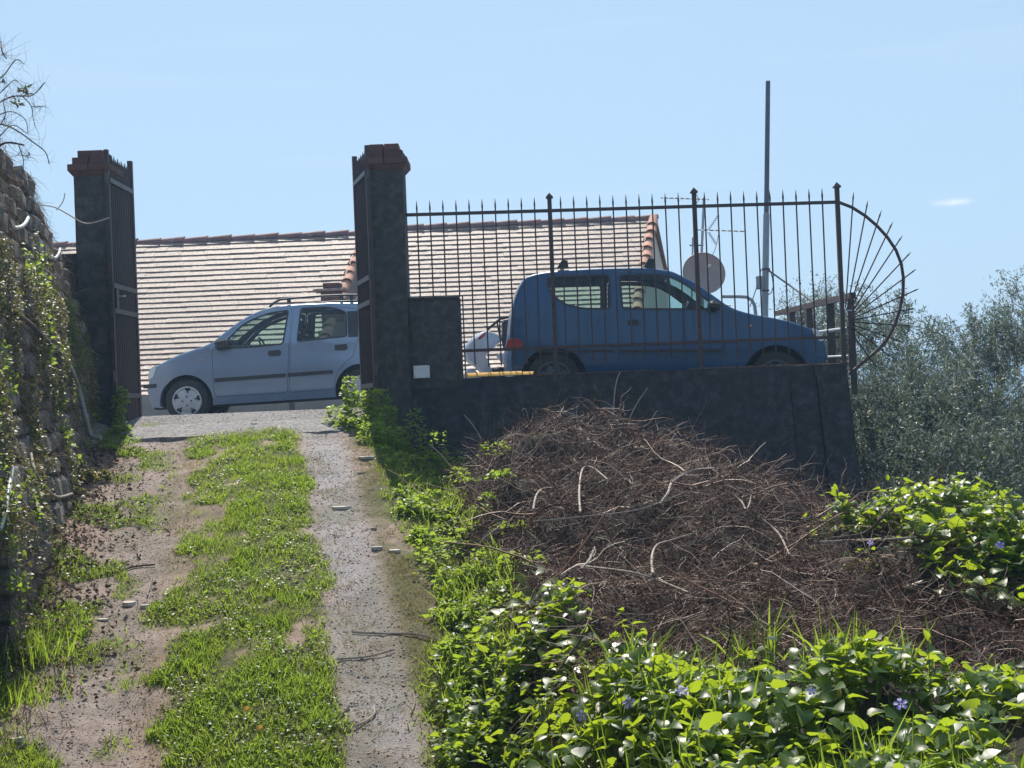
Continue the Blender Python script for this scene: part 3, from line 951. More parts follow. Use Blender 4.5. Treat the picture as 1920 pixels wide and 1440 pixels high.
# ------------------------------------------------------------------ slate roofed houses
slate_mb = []
for k in range(4):
    rr = random.Random(k)
    w, L, th = 1.0, 1.0, 1.0
    V_ = []
    for (x, y) in ((-.5, 0), (.5, 0), (.5, 1), (-.5, 1)):
        V_.append([x, y])
    bot = [(-.5, -1+rr.uniform(-.012, .012)), (-.17, -1+rr.uniform(-.015, .015)), (.2, -1+rr.uniform(-.015, .015)), (.5, -1+rr.uniform(-.012, .012))]
    top_ = [(.5, 0), (-.5, 0)]
    pl = bot+top_
    n = len(pl)
    vs = [(x, y, 0) for x, y in pl] + [(x, y, 1) for x, y in pl]
    fs = [tuple(range(n))[::-1], tuple(range(n, 2*n))] + [(i, (i+1) % n, n+(i+1) % n, n+i) for i in range(n)]
    slate_mb.append((vs, fs))
slate_mes = [mesh_of('slate', MB().add(v_, f_), M['slate']) for v_, f_ in slate_mb]
def tile_half(L, r0, r1, th=0.014, n=8):
    vs, fs = [], []
    for (y, r) in ((0, r0), (L, r1)):
        for rad in (r, r-th):
            for k in range(n+1):
                a = pi*k/n
                vs.append((cos(a)*rad, y, sin(a)*rad*.85))
    m_ = n+1
    for k in range(n):
        fs += [(k, k+1, 2*m_+k+1, 2*m_+k), (m_+k+1, m_+k, 3*m_+k, 3*m_+k+1), (k+1, k, m_+k, m_+k+1), (2*m_+k, 2*m_+k+1, 3*m_+k+1, 3*m_+k)]
    fs += [(0, 2*m_, 3*m_, m_), (n, m_+n, 3*m_+n, 2*m_+n)]
    return MB().add(vs, fs)
coppo_me = mesh_of('verge_tile', tile_half(0.40, 0.082, 0.105), M['coppo'], 50)
ridge_me = mesh_of('ridge_tile', tile_half(0.50, 0.105, 0.125), M['ridge'], 50)

def house(label, XL, XR, dr, zr, pitch, skew, ncourse, px, group, dip=0.0, seed=1):
    """ridge along X at depth dr, height zr; front slope falls towards the camera; right verge skewed"""
    rr = random.Random(seed)
    h = thing('house', label, 'house', ((XL+XR)/2, dr, -3.5), group=group)
    sp, cp = sin(pitch), cos(pitch)
    def S(s, x, up=0.0):
        zz = zr + dip*(x-XR)
        return Vector((x, dr - s*cp - up*sp, zz - s*sp + up*cp))
    def sag(x, s): return 0.016*sin(x*.9+s*.35+seed)+0.006*sin(x*2.3+s*.8)
    def xr(s): return XR - skew*cp*s
    # course positions: laid closer together towards the eaves
    ss = []
    k0 = zr/dr
    for i in range(ncourse+1):
        k = k0 - i*px/FPX
        ss.append((zr-k*dr)/(sp-k*cp))
    smax = ss[-1]
    roof = mk('roof', MB().add([S(0, XL), S(0, XR), S(smax, xr(smax)), S(smax, XL), S(0, XL, -.12), S(0, XR, -.12), S(smax, xr(smax), -.12), S(smax, XL, -.12)],
                               [(0, 3, 2, 1), (4, 5, 6, 7), (1, 2, 6, 5), (3, 7, 6, 2), (0, 4, 7, 3), (0, 1, 5, 4)]), M['house_wall'], h)
    base3 = Matrix(((1, 0, 0), (0, cp, -sp), (0, sp, cp)))
    cells = []
    for i in range(ncourse):
        expo = ss[i+1]-ss[i]
        W0 = 0.47
        x = XL - rr.random()*W0
        while x < xr(ss[i+1])-.03:
            w = W0*rr.uniform(.85, 1.15)
            xe = min(x+w, xr(ss[i+1])+0.02)
            if xe - x < .1:
                x += w
                continue
            cells.append((i, ss[i], expo, x, xe))
            x += w
    cells.sort(key=lambda c: (c[0]//4*4 + (100 if c[4] < -8.4 else 0)))
    stuff_m, stuff_l, = [], []
    for n_, (i, s0, expo, x0, x1) in enumerate(cells):
        Ln = expo+0.06
        th = 0.017*rr.uniform(.9, 1.12)
        # butt end proud, top end tucked under the course above
        tilt = math.asin(min(.3, 0.019/expo))
        T4 = Matrix.Translation(S(s0-0.03+.6*sag((x0+x1)/2, s0), (x0+x1)/2, 0.004+.5*sag((x0+x1)/2, s0*.5))) @ base3.to_4x4() @ Matrix.Rotation(-tilt*0.9+rr.uniform(-.004, .004), 4, 'X') @ Matrix.Rotation(rr.uniform(-.002, .002), 4, 'Z') @ Matrix.Diagonal((x1-x0-0.003, Ln*rr.uniform(.995, 1.01), th, 1))
        if n_ < 300:
            put('slate', slate_mes[rr.randrange(4)], roof, T4)
        else:
            M3 = np.array(T4.to_3x3())
            stuff_m.append(M3); stuff_l.append(np.array(T4.translation))
    if stuff_m:
        mbs = MB()
        for M3, l_ in zip(stuff_m, stuff_l):
            vs, fs = slate_mb[rr.randrange(4)]
            mbs.add([tuple(M3 @ np.array(v_)+l_) for v_ in vs], fs)
        mk('slates', mbs, M['slate'], roof, kind='stuff')
    # ridge tiles
    n = int((XR-XL)/0.44)
    for i in range(n+1):
        x = XR - 0.44*(i+1) + .02
        p = S(0, x, 0.0)
        q = Matrix.Rotation(-pi/2, 4, 'Z')
        put('ridge_tile', ridge_me, roof, Matrix.Translation(p+Vector((0, 0, -.035+rr.uniform(-.006, .006)))) @ q @ Matrix.Rotation(0.035+rr.uniform(-.015, .015), 4, 'X'))
    # verge tiles (pantiles) down the right edge
    dirv = (S(smax, xr(smax))-S(0, XR)).normalized()
    nrm = base3 @ Vector((0, 0, 1))
    xax = dirv.cross(nrm).normalized()
    R3 = Matrix((( -xax.x, dirv.x, nrm.x), (-xax.y, dirv.y, nrm.y), (-xax.z, dirv.z, nrm.z)))
    if R3.determinant() < 0:
        R3 = Matrix(((xax.x, dirv.x, nrm.x), (xax.y, dirv.y, nrm.y), (xax.z, dirv.z, nrm.z)))
    Ltot = (S(smax, xr(smax))-S(0, XR)).length
    k = 0
    while k*0.30 < Ltot-.3:
        p = S(0, XR) + dirv*(k*0.30+.05) + nrm*0.045
        put('verge_tile', coppo_me, roof, Matrix.Translation(p) @ R3.to_4x4() @ Matrix.Rotation(0.09+rr.uniform(-.03, .03), 4, 'X') @ Matrix.Rotation(rr.uniform(-.05, .05), 4, 'Z'))
        k += 1
    # body and rear slope
    rd = 2.6
    A = S(0, XR-.02, -.13); B = S(smax, xr(smax)-.02, -.13)
    rear = Vector((XR+0.50, dr+rd, zr-rd*0.42))
    mb = MB()
    zb = -4.5
    L0 = XL
    mb.add([A, B, (B.x, B.y, zb), (rear.x, rear.y, zb), rear, (L0, A.y, A.z), (L0, B.y, B.z), (L0, B.y, zb), (L0, rear.y, zb), (L0, rear.y, rear.z)],
           [(0, 1, 2, 3, 4), (5, 9, 8, 7, 6), (1, 6, 7, 2), (4, 3, 8, 9), (0, 5, 6, 1), (0, 4, 9, 5)])
    mk('wall', mb, M['house_wall'], h)
    mb = MB()
    a0, a1 = Vector((XR+.06, dr+.02, zr+.0)), rear+Vector((.07, .1, .06))
    mb.add([a0, a1, (XL, a1.y, a1.z), (XL, a0.y, a0.z), a0+Vector((0, 0, -.07)), a1+Vector((0, 0, -.07)), (XL, a1.y, a1.z-.07), (XL, a0.y, a0.z-.07)],
           [(0, 1, 2, 3), (7, 6, 5, 4), (0, 4, 5, 1), (1, 5, 6, 2), (2, 6, 7, 3)])
    mk('rear_roof', mb, M['ridge'], h)
    return h, S, xr
DR = 27.0
zA = P(690, 438, DR).z
hA, SA, xrA = house('long slate roofed house behind the silver car, left of the tall pillar', -9.6, P(690, 438, DR).x, DR, zA, radians(35), 0.16, 33, 9.6, 'slate roofed houses below the road', 0.0, 3)
zB = P(1226, 410, DR).z
hB, SB, xrB = house('slate roofed house behind the blue car, its gable end showing', -2.25, P(1226, 410, DR).x, DR, zB, radians(35), 0.235, 36, 8.7, 'slate roofed houses below the road', 0.0, 5)
# low chimney at the foot of the left house's verge
ch = thing('chimney', 'squat brick chimney with slab cap above the roof rail of the silver car', 'chimney', P(620, 560, 24.6))
cp_ = P(622, 548, 24.5)
mk('stack', MB().rbox((cp_.x, cp_.y, cp_.z-.25), (0.34, 0.34, 0.5), 0.01), M['brick'], ch)
mk('slab', MB().rbox((cp_.x-.03, cp_.y, cp_.z+.03), (0.52, 0.44, 0.05), 0.01), M['slate'], ch)
mk('slab', MB().rbox((cp_.x+.02, cp_.y, cp_.z+.105), (0.30, 0.30, 0.09), 0.01), M['brick'], ch)

# ------------------------------------------------------------------ low kerb wall on the far side of the road
kw = thing('kerb_wall', 'low grey concrete wall along the far edge of the road, seen under the silver car', 'wall', (-6, 22.2, -0.2))
mk('wall_body', rough_block((-14, 22.1, -0.35), (-1.2, 22.35, 0.27), 0.2, 0.01), pm('pale_concrete', [(0.3, (0.20, 0.20, 0.19)), (0.7, (0.30, 0.29, 0.28))], 3, 0.9, 0.4, 30), kw)
bo = P(548, 775, 21.2)
single('bollard', MB().tube([(bo.x, 21.2, -0.16), (bo.x, 21.2, 0.14), (bo.x, 21.2, .16)], [0.045, 0.045, 0.03], 10), M['iron'], 'short dark post standing on the road behind the silver car', 'post', 40)

# ------------------------------------------------------------------ tall pole, box, stay
PD = 19.5
pole = thing('utility_pole', 'tall grey steel pole rising behind the blue car, darker thin top', 'pole', (P(1435, 600, PD).x, PD, -0.2))
pb, pm1, pt = P(1434, 600, PD), P(1437, 403, PD), P(1440, 152, PD)
gbase = pb + (pb-pm1).normalized()*1.1
mk('lower_tube', MB().tube([gbase, pm1, pm1+(pt-pm1).normalized()*.03], [0.048, 0.043, 0.034], 14), M['grey_paint'], pole, smooth=50)
mk('upper_tube', MB().tube([pm1, pt], [0.034, 0.031], 14), M['dark_steel'], pole, smooth=50)
pc = P(1425, 530, PD-.05)
mk('junction_box', MB().rbox(pc, (0.10, 0.07, 0.18), 0.008), M['grey_paint'], pole)
mk('clamp', MB().lathe([(0.05, -.015), (0.056, -.015), (0.056, .015), (0.05, .015)], 'Z', 14, P(1436, 505, PD)), M['iron'], pole)
mk('clamp', MB().lathe([(0.05, -.01), (0.056, -.01), (0.056, .01), (0.05, .01)], 'Z', 14, P(1435, 545, PD)), M['iron'], pole)
mk('cable', MB().tube([P(1444, 507, PD), P(1448, 520, PD-.05), P(1450, 537, PD-.08), P(1446, 549, PD-.05), P(1440, 553, PD)], 0.007, 6), M['iron'], pole, smooth=60)
mk('cable', MB().tube([P(1427, 505, PD-.03), P(1424, 518, PD-.06), P(1420, 535, PD-.08), P(1414, 553, PD-.08), P(1406, 575, PD-.05)], 0.007, 6), M['iron'], pole, smooth=60)
mk('stay', MB().tube([P(1441, 507, PD), P(1462, 522, PD-.4), P(1527, 568, PD-1.9)], 0.012, 6), M['iron'], pole)
hp = [P(1352, 556, 18.2), P(1385, 556, 18.2), P(1400, 557, 18.2), P(1410, 563, 18.2), P(1415, 573, 18.2), P(1417, 590, 18.2), P(1418, 640, 18.2)]
hp.append(Vector((hp[-1].x, 18.2, -0.2)))
single('grey_handrail_pipe', MB().tube(hp, 0.022, 8), M['grey_paint'], 'bent grey pipe rail showing above the bonnet of the blue car', 'pipe rail', 50)

# ------------------------------------------------------------------ aerials and dish
AD = 23.5
mast = thing('aerial_mast', 'thin aerial mast with two comb aerials right of the gabled roof', 'aerial', (P(1312, 600, AD).x, AD, -0.2))
mt, mbm = P(1320, 371, AD), P(1312, 560, AD)
gb = mbm+(mbm-mt).normalized()*1.7
mk('mast_tube', MB().tube([gb, mt], 0.021, 8), M['galv'], mast, smooth=50)
def yagi(a, b, n, length, name='aerial'):
    y = mk(name, MB().bar(a, b, 0.016), M['iron'], mast)
    for i in range(n):
        p = a+(b-a)*((i+.3)/n)
        l_ = length*(0.6+.4*i/n)
        mk('element', MB().tube([p+Vector((0.02, -l_, -l_*.18)), p+Vector((-.02, l_, l_*.18))], 0.005, 5), M['galv'], y)
    return y
y1 = yagi(P(1239, 371, AD), P(1329, 374, AD), 9, 0.14)
mk('reflector', MB().tube([P(1304, 362, AD+.1), P(1311, 374, AD), P(1304, 384, AD-.1)], 0.007, 5), M['galv'], y1)
y2 = yagi(P(1398, 434, AD), P(1307, 431, AD), 8, 0.13)
def grid(a, b, w, name, n=7):
    g_ = mk('reflector_panel', MB().bar(a, b, 0.012), M['galv'], y2)
    d = (b-a)
    ax = Vector((0.55, 0.8, 0.1)).normalized()
    for i in range(n):
        p = a+d*(i/(n-1))
        g_mb = MB().tube([p-ax*w, p+ax*w], 0.004, 4)
        g_.data.name
        yield g_mb
mbp = MB()
for g1 in grid(P(1329, 430, AD), P(1346, 405, AD), 0.07, 'a'): mbp.add(g1.v, g1.f)
for g1 in grid(P(1329, 436, AD), P(1342, 457, AD), 0.07, 'b'): mbp.add(g1.v, g1.f)
mk('reflector_rods', mbp, M['galv'], y2)
mk('cross_bar', MB().bar(P(1293, 460, AD), P(1319, 460, AD), 0.02), M['iron'], mast)
mk('mast_tube', MB().tube([P(1299, 445, AD-.02), P(1297, 560, AD-.02), P(1294, 640, AD-.02)], 0.015, 6), M['galv'], mast)
mk('aerial_cable', MB().tube([P(1347, 440, AD), P(1345, 452, AD), P(1340, 470, AD), P(1332, 485, AD)], 0.005, 5), M['black_plastic'], mast)

dc = P(1320, 512, AD-.6)
dish = thing('satellite_dish', 'round faded pinkish satellite dish behind the blue car roof', 'satellite dish', (dc.x, dc.y, -0.2))
r = 40/ (FPX/(AD-.6))
axis_ = Vector((0.10, -1, 0.22)).normalized()
xx = axis_.cross(Vector((0, 0, 1))).normalized()
yy = xx.cross(axis_)
vs, fs = [dc - axis_*0.09], []
rings, ns = 7, 40
for i in range(1, rings+1):
    for k in range(ns):
        a = 2*pi*k/ns
        q = r*i/rings
        vs.append(dc + xx*cos(a)*q + yy*sin(a)*q - axis_*0.09*(1-(i/rings)**2))
for k in range(ns):
    fs.append((0, 1+k, 1+(k+1) % ns))
for i in range(rings-1):
    for k in range(ns):
        a, b_ = 1+i*ns, 1+(i+1)*ns
        fs.append((a+k, b_+k, b_+(k+1) % ns, a+(k+1) % ns))
mk('reflector', MB().add(vs, fs), M['dish'], dish, smooth=60)
rim = [dc + xx*cos(2*pi*k/ns)*r + yy*sin(2*pi*k/ns)*r for k in range(ns)]
mk('rim', MB().tube(rim+[rim[0], rim[1]], 0.008, 6, False), M['dish'], dish, smooth=60)
fp = dc + axis_*0.34 + Vector((0.02, 0, 0.02))
mk('feed_arm', MB().tube([dc - yy*r*.9, dc-yy*r*.5+axis_*.22, fp], 0.011, 6), M['galv'], dish)
mk('receiver', MB().tube([fp, fp-axis_*.11], [0.02, 0.032], 10), M['white_plastic'], dish)
mk('stand', MB().tube([dc-axis_*.12, dc-axis_*.2+Vector((0, 0, -.3)), Vector((dc.x, dc.y+.2, -0.3))], 0.025, 8), M['galv'], dish)

# ------------------------------------------------------------------ worn concrete threshold in the gateway
def slab_strip(y0, y1, x0, x1, up):
    nx_, ny_ = 60, 8
    top, mbs = [], MB()
    for j in range(ny_+1):
        for i in range(nx_+1):
            x = x0+(x1-x0)*i/nx_
            y = y0+(y1-y0)*j/ny_ + (float(fbm(x*6, j*0+3.0, 3))-.5)*(.07 if j == 0 else .03)
            z = float(track_z(y)) + up + (float(fbm(x*9, y*9, 2))-.5)*.012
            top.append((x, y, z))
    fs = [(j*(nx_+1)+i, j*(nx_+1)+i+1, (j+1)*(nx_+1)+i+1, (j+1)*(nx_+1)+i) for j in range(ny_) for i in range(nx_)]
    mbs.add(top, fs)
    fr = top[:nx_+1]
    mbs.add(fr+[(x, y-.004, z-.09) for x, y, z in fr], [(i, nx_+1+i, nx_+2+i, i+1) for i in range(nx_)])
    return mbs
sl = mk('threshold_slab', slab_strip(12.88, 13.42, -3.50, -1.55, 0.014), pm('worn_threshold', [(0.3, (0.11, 0.105, 0.105)), (0.5, (0.22, 0.21, 0.21)), (0.72, (0.40, 0.375, 0.365))], 30, 0.95, 0.9, 60), None, kind='structure')
# ------------------------------------------------------------------ cars
def inside(poly, x, y):
    c = False
    j = len(poly)-1
    for i in range(len(poly)):
        xi, yi = poly[i]; xj, yj = poly[j]
        if (yi > y) != (yj > y) and x < (xj-xi)*(y-yi)/(yj-yi+1e-12)+xi:
            c = not c
        j = i
    return c
def smooth_poly(pts, n=1, closed=True):
    for _ in range(n):
        o = []
        m_ = len(pts)
        rng = range(m_) if closed else range(m_-1)
        if not closed: o.append(pts[0])
        for i in rng:
            a, b_ = pts[i], pts[(i+1) % m_]
            o += [(a[0]*.8+b_[0]*.2, a[1]*.8+b_[1]*.2), (a[0]*.2+b_[0]*.8, a[1]*.2+b_[1]*.8)]
        if not closed: o.append(pts[-1])
        pts = o
    return pts
def round_poly(pts, rad=0.03, k=4):
    o = []
    n = len(pts)
    for i in range(n):
        a, b_, c_ = Vector(pts[i-1]), Vector(pts[i]), Vector(pts[(i+1) % n])
        l1, l2 = (a-b_).length, (c_-b_).length
        p, q = b_+(a-b_)*min(rad/l1, .4), b_+(c_-b_)*min(rad/l2, .4)
        for j in range(k+1):
            t_ = j/k
            o.append(tuple(p*(1-t_)**2+b_*2*t_*(1-t_)+q*t_*t_))
    return o
def offset_poly(poly, d):
    """inward offset of a closed polygon (positive d shrinks it)"""
    n = len(poly)
    area = sum(poly[i][0]*poly[(i+1) % n][1]-poly[(i+1) % n][0]*poly[i][1] for i in range(n))
    s = 1 if area > 0 else -1
    out_ = []
    for i in range(n):
        a, b_, c_ = Vector(poly[i-1]), Vector(poly[i]), Vector(poly[(i+1) % n])
        e1, e2 = (b_-a), (c_-b_)
        if e1.length < 1e-6 or e2.length < 1e-6:
            out_.append(poly[i]); continue
        e1.normalize(); e2.normalize()
        n1, n2 = Vector((-e1.y, e1.x))*s, Vector((-e2.y, e2.x))*s
        q = (n1+n2)
        if q.length < 1e-4: q = n1
        q.normalize()
        k = 1/max(.5, q.dot(n1))
        out_.append(tuple(b_+q*d*k))
    return out_
def panel(outer, holes, yf, cell=0.06, flange=0.02, side=-1, out_off=0.0, hole_flange=None):
    """flat polygon with holes, triangulated, bent on to the body side; edges turned inwards"""
    verts, edges = [], []
    for poly in [outer]+holes:
        o = len(verts)
        # subdivide long edges so that the sheet can bend
        pp = []
        m_ = len(poly)
        for i in range(m_):
            a, b_ = Vector(poly[i]), Vector(poly[(i+1) % m_])
            k = max(1, int((b_-a).length/cell))
            pp += [tuple(a+(b_-a)*j/k) for j in range(k)]
        verts += [Vector(p) for p in pp]
        edges += [(o+i, o+(i+1) % len(pp)) for i in range(len(pp))]
    xs = [p[0] for p in outer]; ys = [p[1] for p in outer]
    x = min(xs)+cell*.5
    while x < max(xs):
        y = min(ys)+cell*.5
        while y < max(ys):
            if inside(outer, x, y) and not any(inside(h, x, y) for h in holes):
                verts.append(Vector((x+random.uniform(-.002, .002), y+random.uniform(-.002, .002))))
            y += cell
        x += cell
    r = geometry.delaunay_2d_cdt(verts, edges, [], 0, 1e-5)
    cv, cf = r[0], r[2]
    fs = []
    for f in cf:
        cx = sum(cv[i][0] for i in f)/3; cy = sum(cv[i][1] for i in f)/3
        if inside(outer, cx, cy) and not any(inside(h, cx, cy) for h in holes):
            fs.append(tuple(f))
    mb = MB()
    pts = [Vector((p[0], side*(yf(p[0], p[1])+out_off), p[1])) for p in cv]
    def orient(f):
        a, b_, c_ = [pts[i] for i in f]
        nn = (b_-a).cross(c_-a)
        return f if nn.y*side > 0 else tuple(reversed(f))
    fs = [orient(f) for f in fs]
    mb.add(pts, fs)
    if flange:
        cnt = {}
        for f in fs:
            for k in range(3):
                e = (f[k], f[(k+1) % 3])
                cnt.setdefault(tuple(sorted(e)), []).append(e)
        vs, ff = [], []
        for key, es in cnt.items():
            if len(es) == 1:
                a, b_ = es[0]
                o = len(vs)
                pa, pb2 = pts[a], pts[b_]
                dd = Vector((0, -side*flange, 0))
                vs += [pa, pb2, pb2+dd, pa+dd]
                ff.append((o+1, o, o+3, o+2))
        mb.add(vs, ff)
    return mb

def build_car(S):
    root = thing(S['name'], S['label'], 'car', S['loc'], rot=(0, S['pitch'], 0), local=True)
    paint = M[S['paint']]
    L = S['toL']
    W = S['W']; zb = S['belt']; tum = S['tumble']
    x0, x1 = S['xmin'], S['xmax']
    xm, hl = (x0+x1)/2, (x1-x0)/2
    def hw(x, z):
        s_ = max(-1, min(1, (x-xm)/hl))
        w = W/2*(1-S.get('planl', .16)*max(0, -s_)**5 - S.get('planr', .16)*max(0, s_)**5)
        w -= max(0, z-zb)*tum
        w -= max(0, 0.36-z)*0.22
        w += 0.012*exp(-((z-0.62)/0.16)**2)
        return w
    sil = [(*L(p[0], p[1]), p[2]) for p in S['sil']]
    # resample the outline
    pts, tags = [], []
    sp_ = [(p[0], p[1]) for p in sil]
    # corner cutting that keeps the tags
    cur = [(a, b_, c_) for a, b_, c_ in sil]
    for _ in range(2):
        nx_ = [cur[0]]
        for i in range(len(cur)-1):
            a, b_ = cur[i], cur[i+1]
            nx_ += [(a[0]*.78+b_[0]*.22, a[1]*.78+b_[1]*.22, a[2]), (a[0]*.22+b_[0]*.78, a[1]*.22+b_[1]*.78, a[2])]
        nx_.append(cur[-1])
        cur = nx_
    for i in range(len(cur)-1):
        a, b_ = Vector(cur[i][:2]), Vector(cur[i+1][:2])
        k = max(1, int((b_-a).length/0.05))
        for j in range(k):
            pts.append(a+(b_-a)*j/k); tags.append(cur[i][2])
    pts.append(Vector(cur[-1][:2])); tags.append(cur[-1][2])
    n = len(pts)
    nrm = []
    for i in range(n):
        d = (pts[min(n-1, i+1)]-pts[max(0, i-1)]).normalized()
        nrm.append(Vector((-d.y, d.x)))     # outward, as the outline runs left to right over the top
    r = 0.035
    crown = {'b': 0.07, 'h': 0.035, 'r': 0.022, 'w': 0.03, 'g': 0.03, 't': 0.03}
    cr = [crown[t_] for t_ in tags]
    for _ in range(4):
        cr = [(cr[max(0, i-1)]+cr[i]*2+cr[min(n-1, i+1)])/4 for i in range(n)]
    inner = [pts[i]-nrm[i]*(r+cr[i]) for i in range(n)]
    yf = hw
    # cross strips
    nc, na = 10, 4
    body, wind, rear = MB(), MB(), MB()
    G = []
    for i in range(n):
        H = hw(inner[i].x, inner[i].y)
        row = []
        left = []
        for k in range(na):
            a = (k/na)*pi/2
            q = inner[i] + nrm[i]*r*sin(a)
            left.append((q, -(H-r) - r*cos(a)))
        mids = []
        for k in range(nc+1):
            y = -(H-r)+(2*(H-r))*k/nc
            u_ = y/(H-r)
            q = inner[i] + nrm[i]*(r + cr[i]*(1-u_*u_))
            mids.append((q, y))
        right = [(q, -y) for q, y in reversed(left)]
        G.append([Vector((q.x, y, q.y)) for q, y in left+mids+right])
    m_ = len(G[0])
    gl = {'w': wind, 'g': rear}
    grid_pts = [p for row in G for p in row]
    bf, wf, rf = [], [], []
    for i in range(n-1):
        tg = tags[i]
        for k in range(m_-1):
            f = (i*m_+k, i*m_+k+1, (i+1)*m_+k+1, (i+1)*m_+k)
            if tg in gl and na+1 <= k < m_-na-2:
                (wf if tg == 'w' else rf).append(f)
            else:
                bf.append(f)
    def subset(fs):
        used = sorted({i for f in fs for i in f}); mp_ = {u_: j for j, u_ in enumerate(used)}
        return [grid_pts[u_] for u_ in used], [tuple(mp_[i] for i in f) for f in fs]
    v_, f_ = subset(bf)
    mk('body_shell', MB().add(v_, f_), paint, root, smooth=40)
    if wf:
        v_, f_ = subset(wf); mk('windscreen', MB().add(v_, f_), M['glass'], root, smooth=40)
    if rf:
        v_, f_ = subset(rf); mk('rear_window', MB().add(v_, f_), M['glass'], root, smooth=40)
    # side outline: inset line over the top, then sill and wheel arches
    side_poly = [tuple(p) for p in inner]
    fw, rw = sorted((0.0, S['wb']))
    ar, wr = S['arch'], S['wr']
    sill = S['sill']
    def arch_pts(cx):
        out_ = []
        a0 = math.asin(min(1, max(-1, (sill-wr)/ar)))
        for k in range(17):
            a = a0 + (pi-2*a0)*k/16
            out_.append((cx+ar*cos(a), wr+S.get('archk', 1.0)*ar*sin(a)))
        return out_     # right to left
    tail = []
    last = side_poly[-1]; first = side_poly[0]
    tail.append((last[0]-.01, sill+.01))
    tail += arch_pts(S['wb']) + arch_pts(0.0)
    tail.append((first[0]+.01, sill+.01))
    side_poly += tail
    Lp = lambda pl: [L(*p) for p in pl]
    doors = []
    body_holes = []
    for d in S['doors']:
        dp = round_poly(Lp(d['outline']), .05)
        body_holes.append(dp)
        doors.append((dp, [round_poly(Lp(w_), .045) for w_ in d['windows']], d))
    bwin = [round_poly(Lp(w_), .05) for w_ in S['body_windows']]
    body_holes_all = body_holes + bwin
    for side in (-1, 1):
        mk('side_panel', panel(side_poly, body_holes_all, yf, 0.07, 0.03, side), paint, root, smooth=35)
        for dp, wins, d in doors:
            do = mk('door', panel(offset_poly(dp, 0.005), wins, yf, 0.07, 0.025, side), paint, root, smooth=35)
            for w_ in wins:
                mk('window_seal', panel(offset_poly(w_, -0.004), [offset_poly(w_, 0.017)], yf, 0.09, 0.014, side, 0.002), M['black_plastic'], do)
                mk('window_pane', panel(offset_poly(w_, 0.012), [], yf, 0.12, 0, side, -0.008), M['glass'], do)
            for hnd in d.get('handles', []):
                hp_ = round_poly(Lp(hnd), .015)
                mk('door_handle', panel(hp_, [], yf, 0.06, 0.014, side, 0.012), M['black_plastic'], do)
            for trm in d.get('trim', []):
                mk('door_trim', panel(Lp(trm), [], yf, 0.1, 0.008, side, 0.004), M['black_plastic'], do)
            for st in d.get('strip', []):
                mk('rub_strip', panel(Lp(st), [], yf, 0.1, 0.014, side, 0.013), M[S.get('strip_mat', 'black_plastic')], do)
        for w_ in bwin:
            mk('window_seal', panel(offset_poly(w_, -0.004), [offset_poly(w_, 0.017)], yf, 0.09, 0.014, side, 0.002), M['black_plastic'], root)
            mk('window_pane', panel(offset_poly(w_, 0.012), [], yf, 0.12, 0, side, -0.008), M['glass'], root)
        # dark lining behind the gaps, below the windows
        lin = [(x0+.12, .34), (x0+.12, zb-.18), (0.1+min(0, 0), zb-.12), (S['wb'], zb-.12), (x1-.12, zb-.12), (x1-.12, .34)]
        bars_ = [[(fw+ar+.02, .26), (rw-ar-.02, .26), (rw-ar-.02, zb-.07), (fw+ar+.02, zb-.07)]]
        for bb in bars_:
            mk('inner_panel', panel(bb, [], lambda x, z: hw(x, z)-.035, 0.12, 0, side), M['underbody'], root)
        for pl_, mt_, nm, off_ in S['patches']:
            mk(nm, panel(round_poly(Lp(pl_), .02), [], yf, 0.06, 0.012, side, off_), M[mt_], root, smooth=35)
    # end lamps wrapping on to the nose and tail
    def strip_patch(z0, z1, left_end, f0, f1, off_, nm, mt_):
        rows = [i for i in range(n) if z0 <= pts[i].y <= z1 and ((pts[i].x < xm) == left_end)]
        if len(rows) < 2: return
        for sg in (-1, 1):
            vs, fs = [], []
            for i in rows:
                H = hw(inner[i].x, inner[i].y)-r
                for k in range(5):
                    u_ = (f0+(f1-f0)*k/4)
                    q = inner[i]+nrm[i]*(r+cr[i]*(1-u_*u_)+off_)
                    vs.append(Vector((q.x, sg*u_*H, q.y)))
            for a in range(len(rows)-1):
                for k in range(4):
                    f = (a*5+k, a*5+k+1, (a+1)*5+k+1, (a+1)*5+k)
                    fs.append(f)
            mk(nm, MB().add(vs, fs), M[mt_], root, smooth=50)
    for sp_ in S['strips']:
        strip_patch(*sp_)
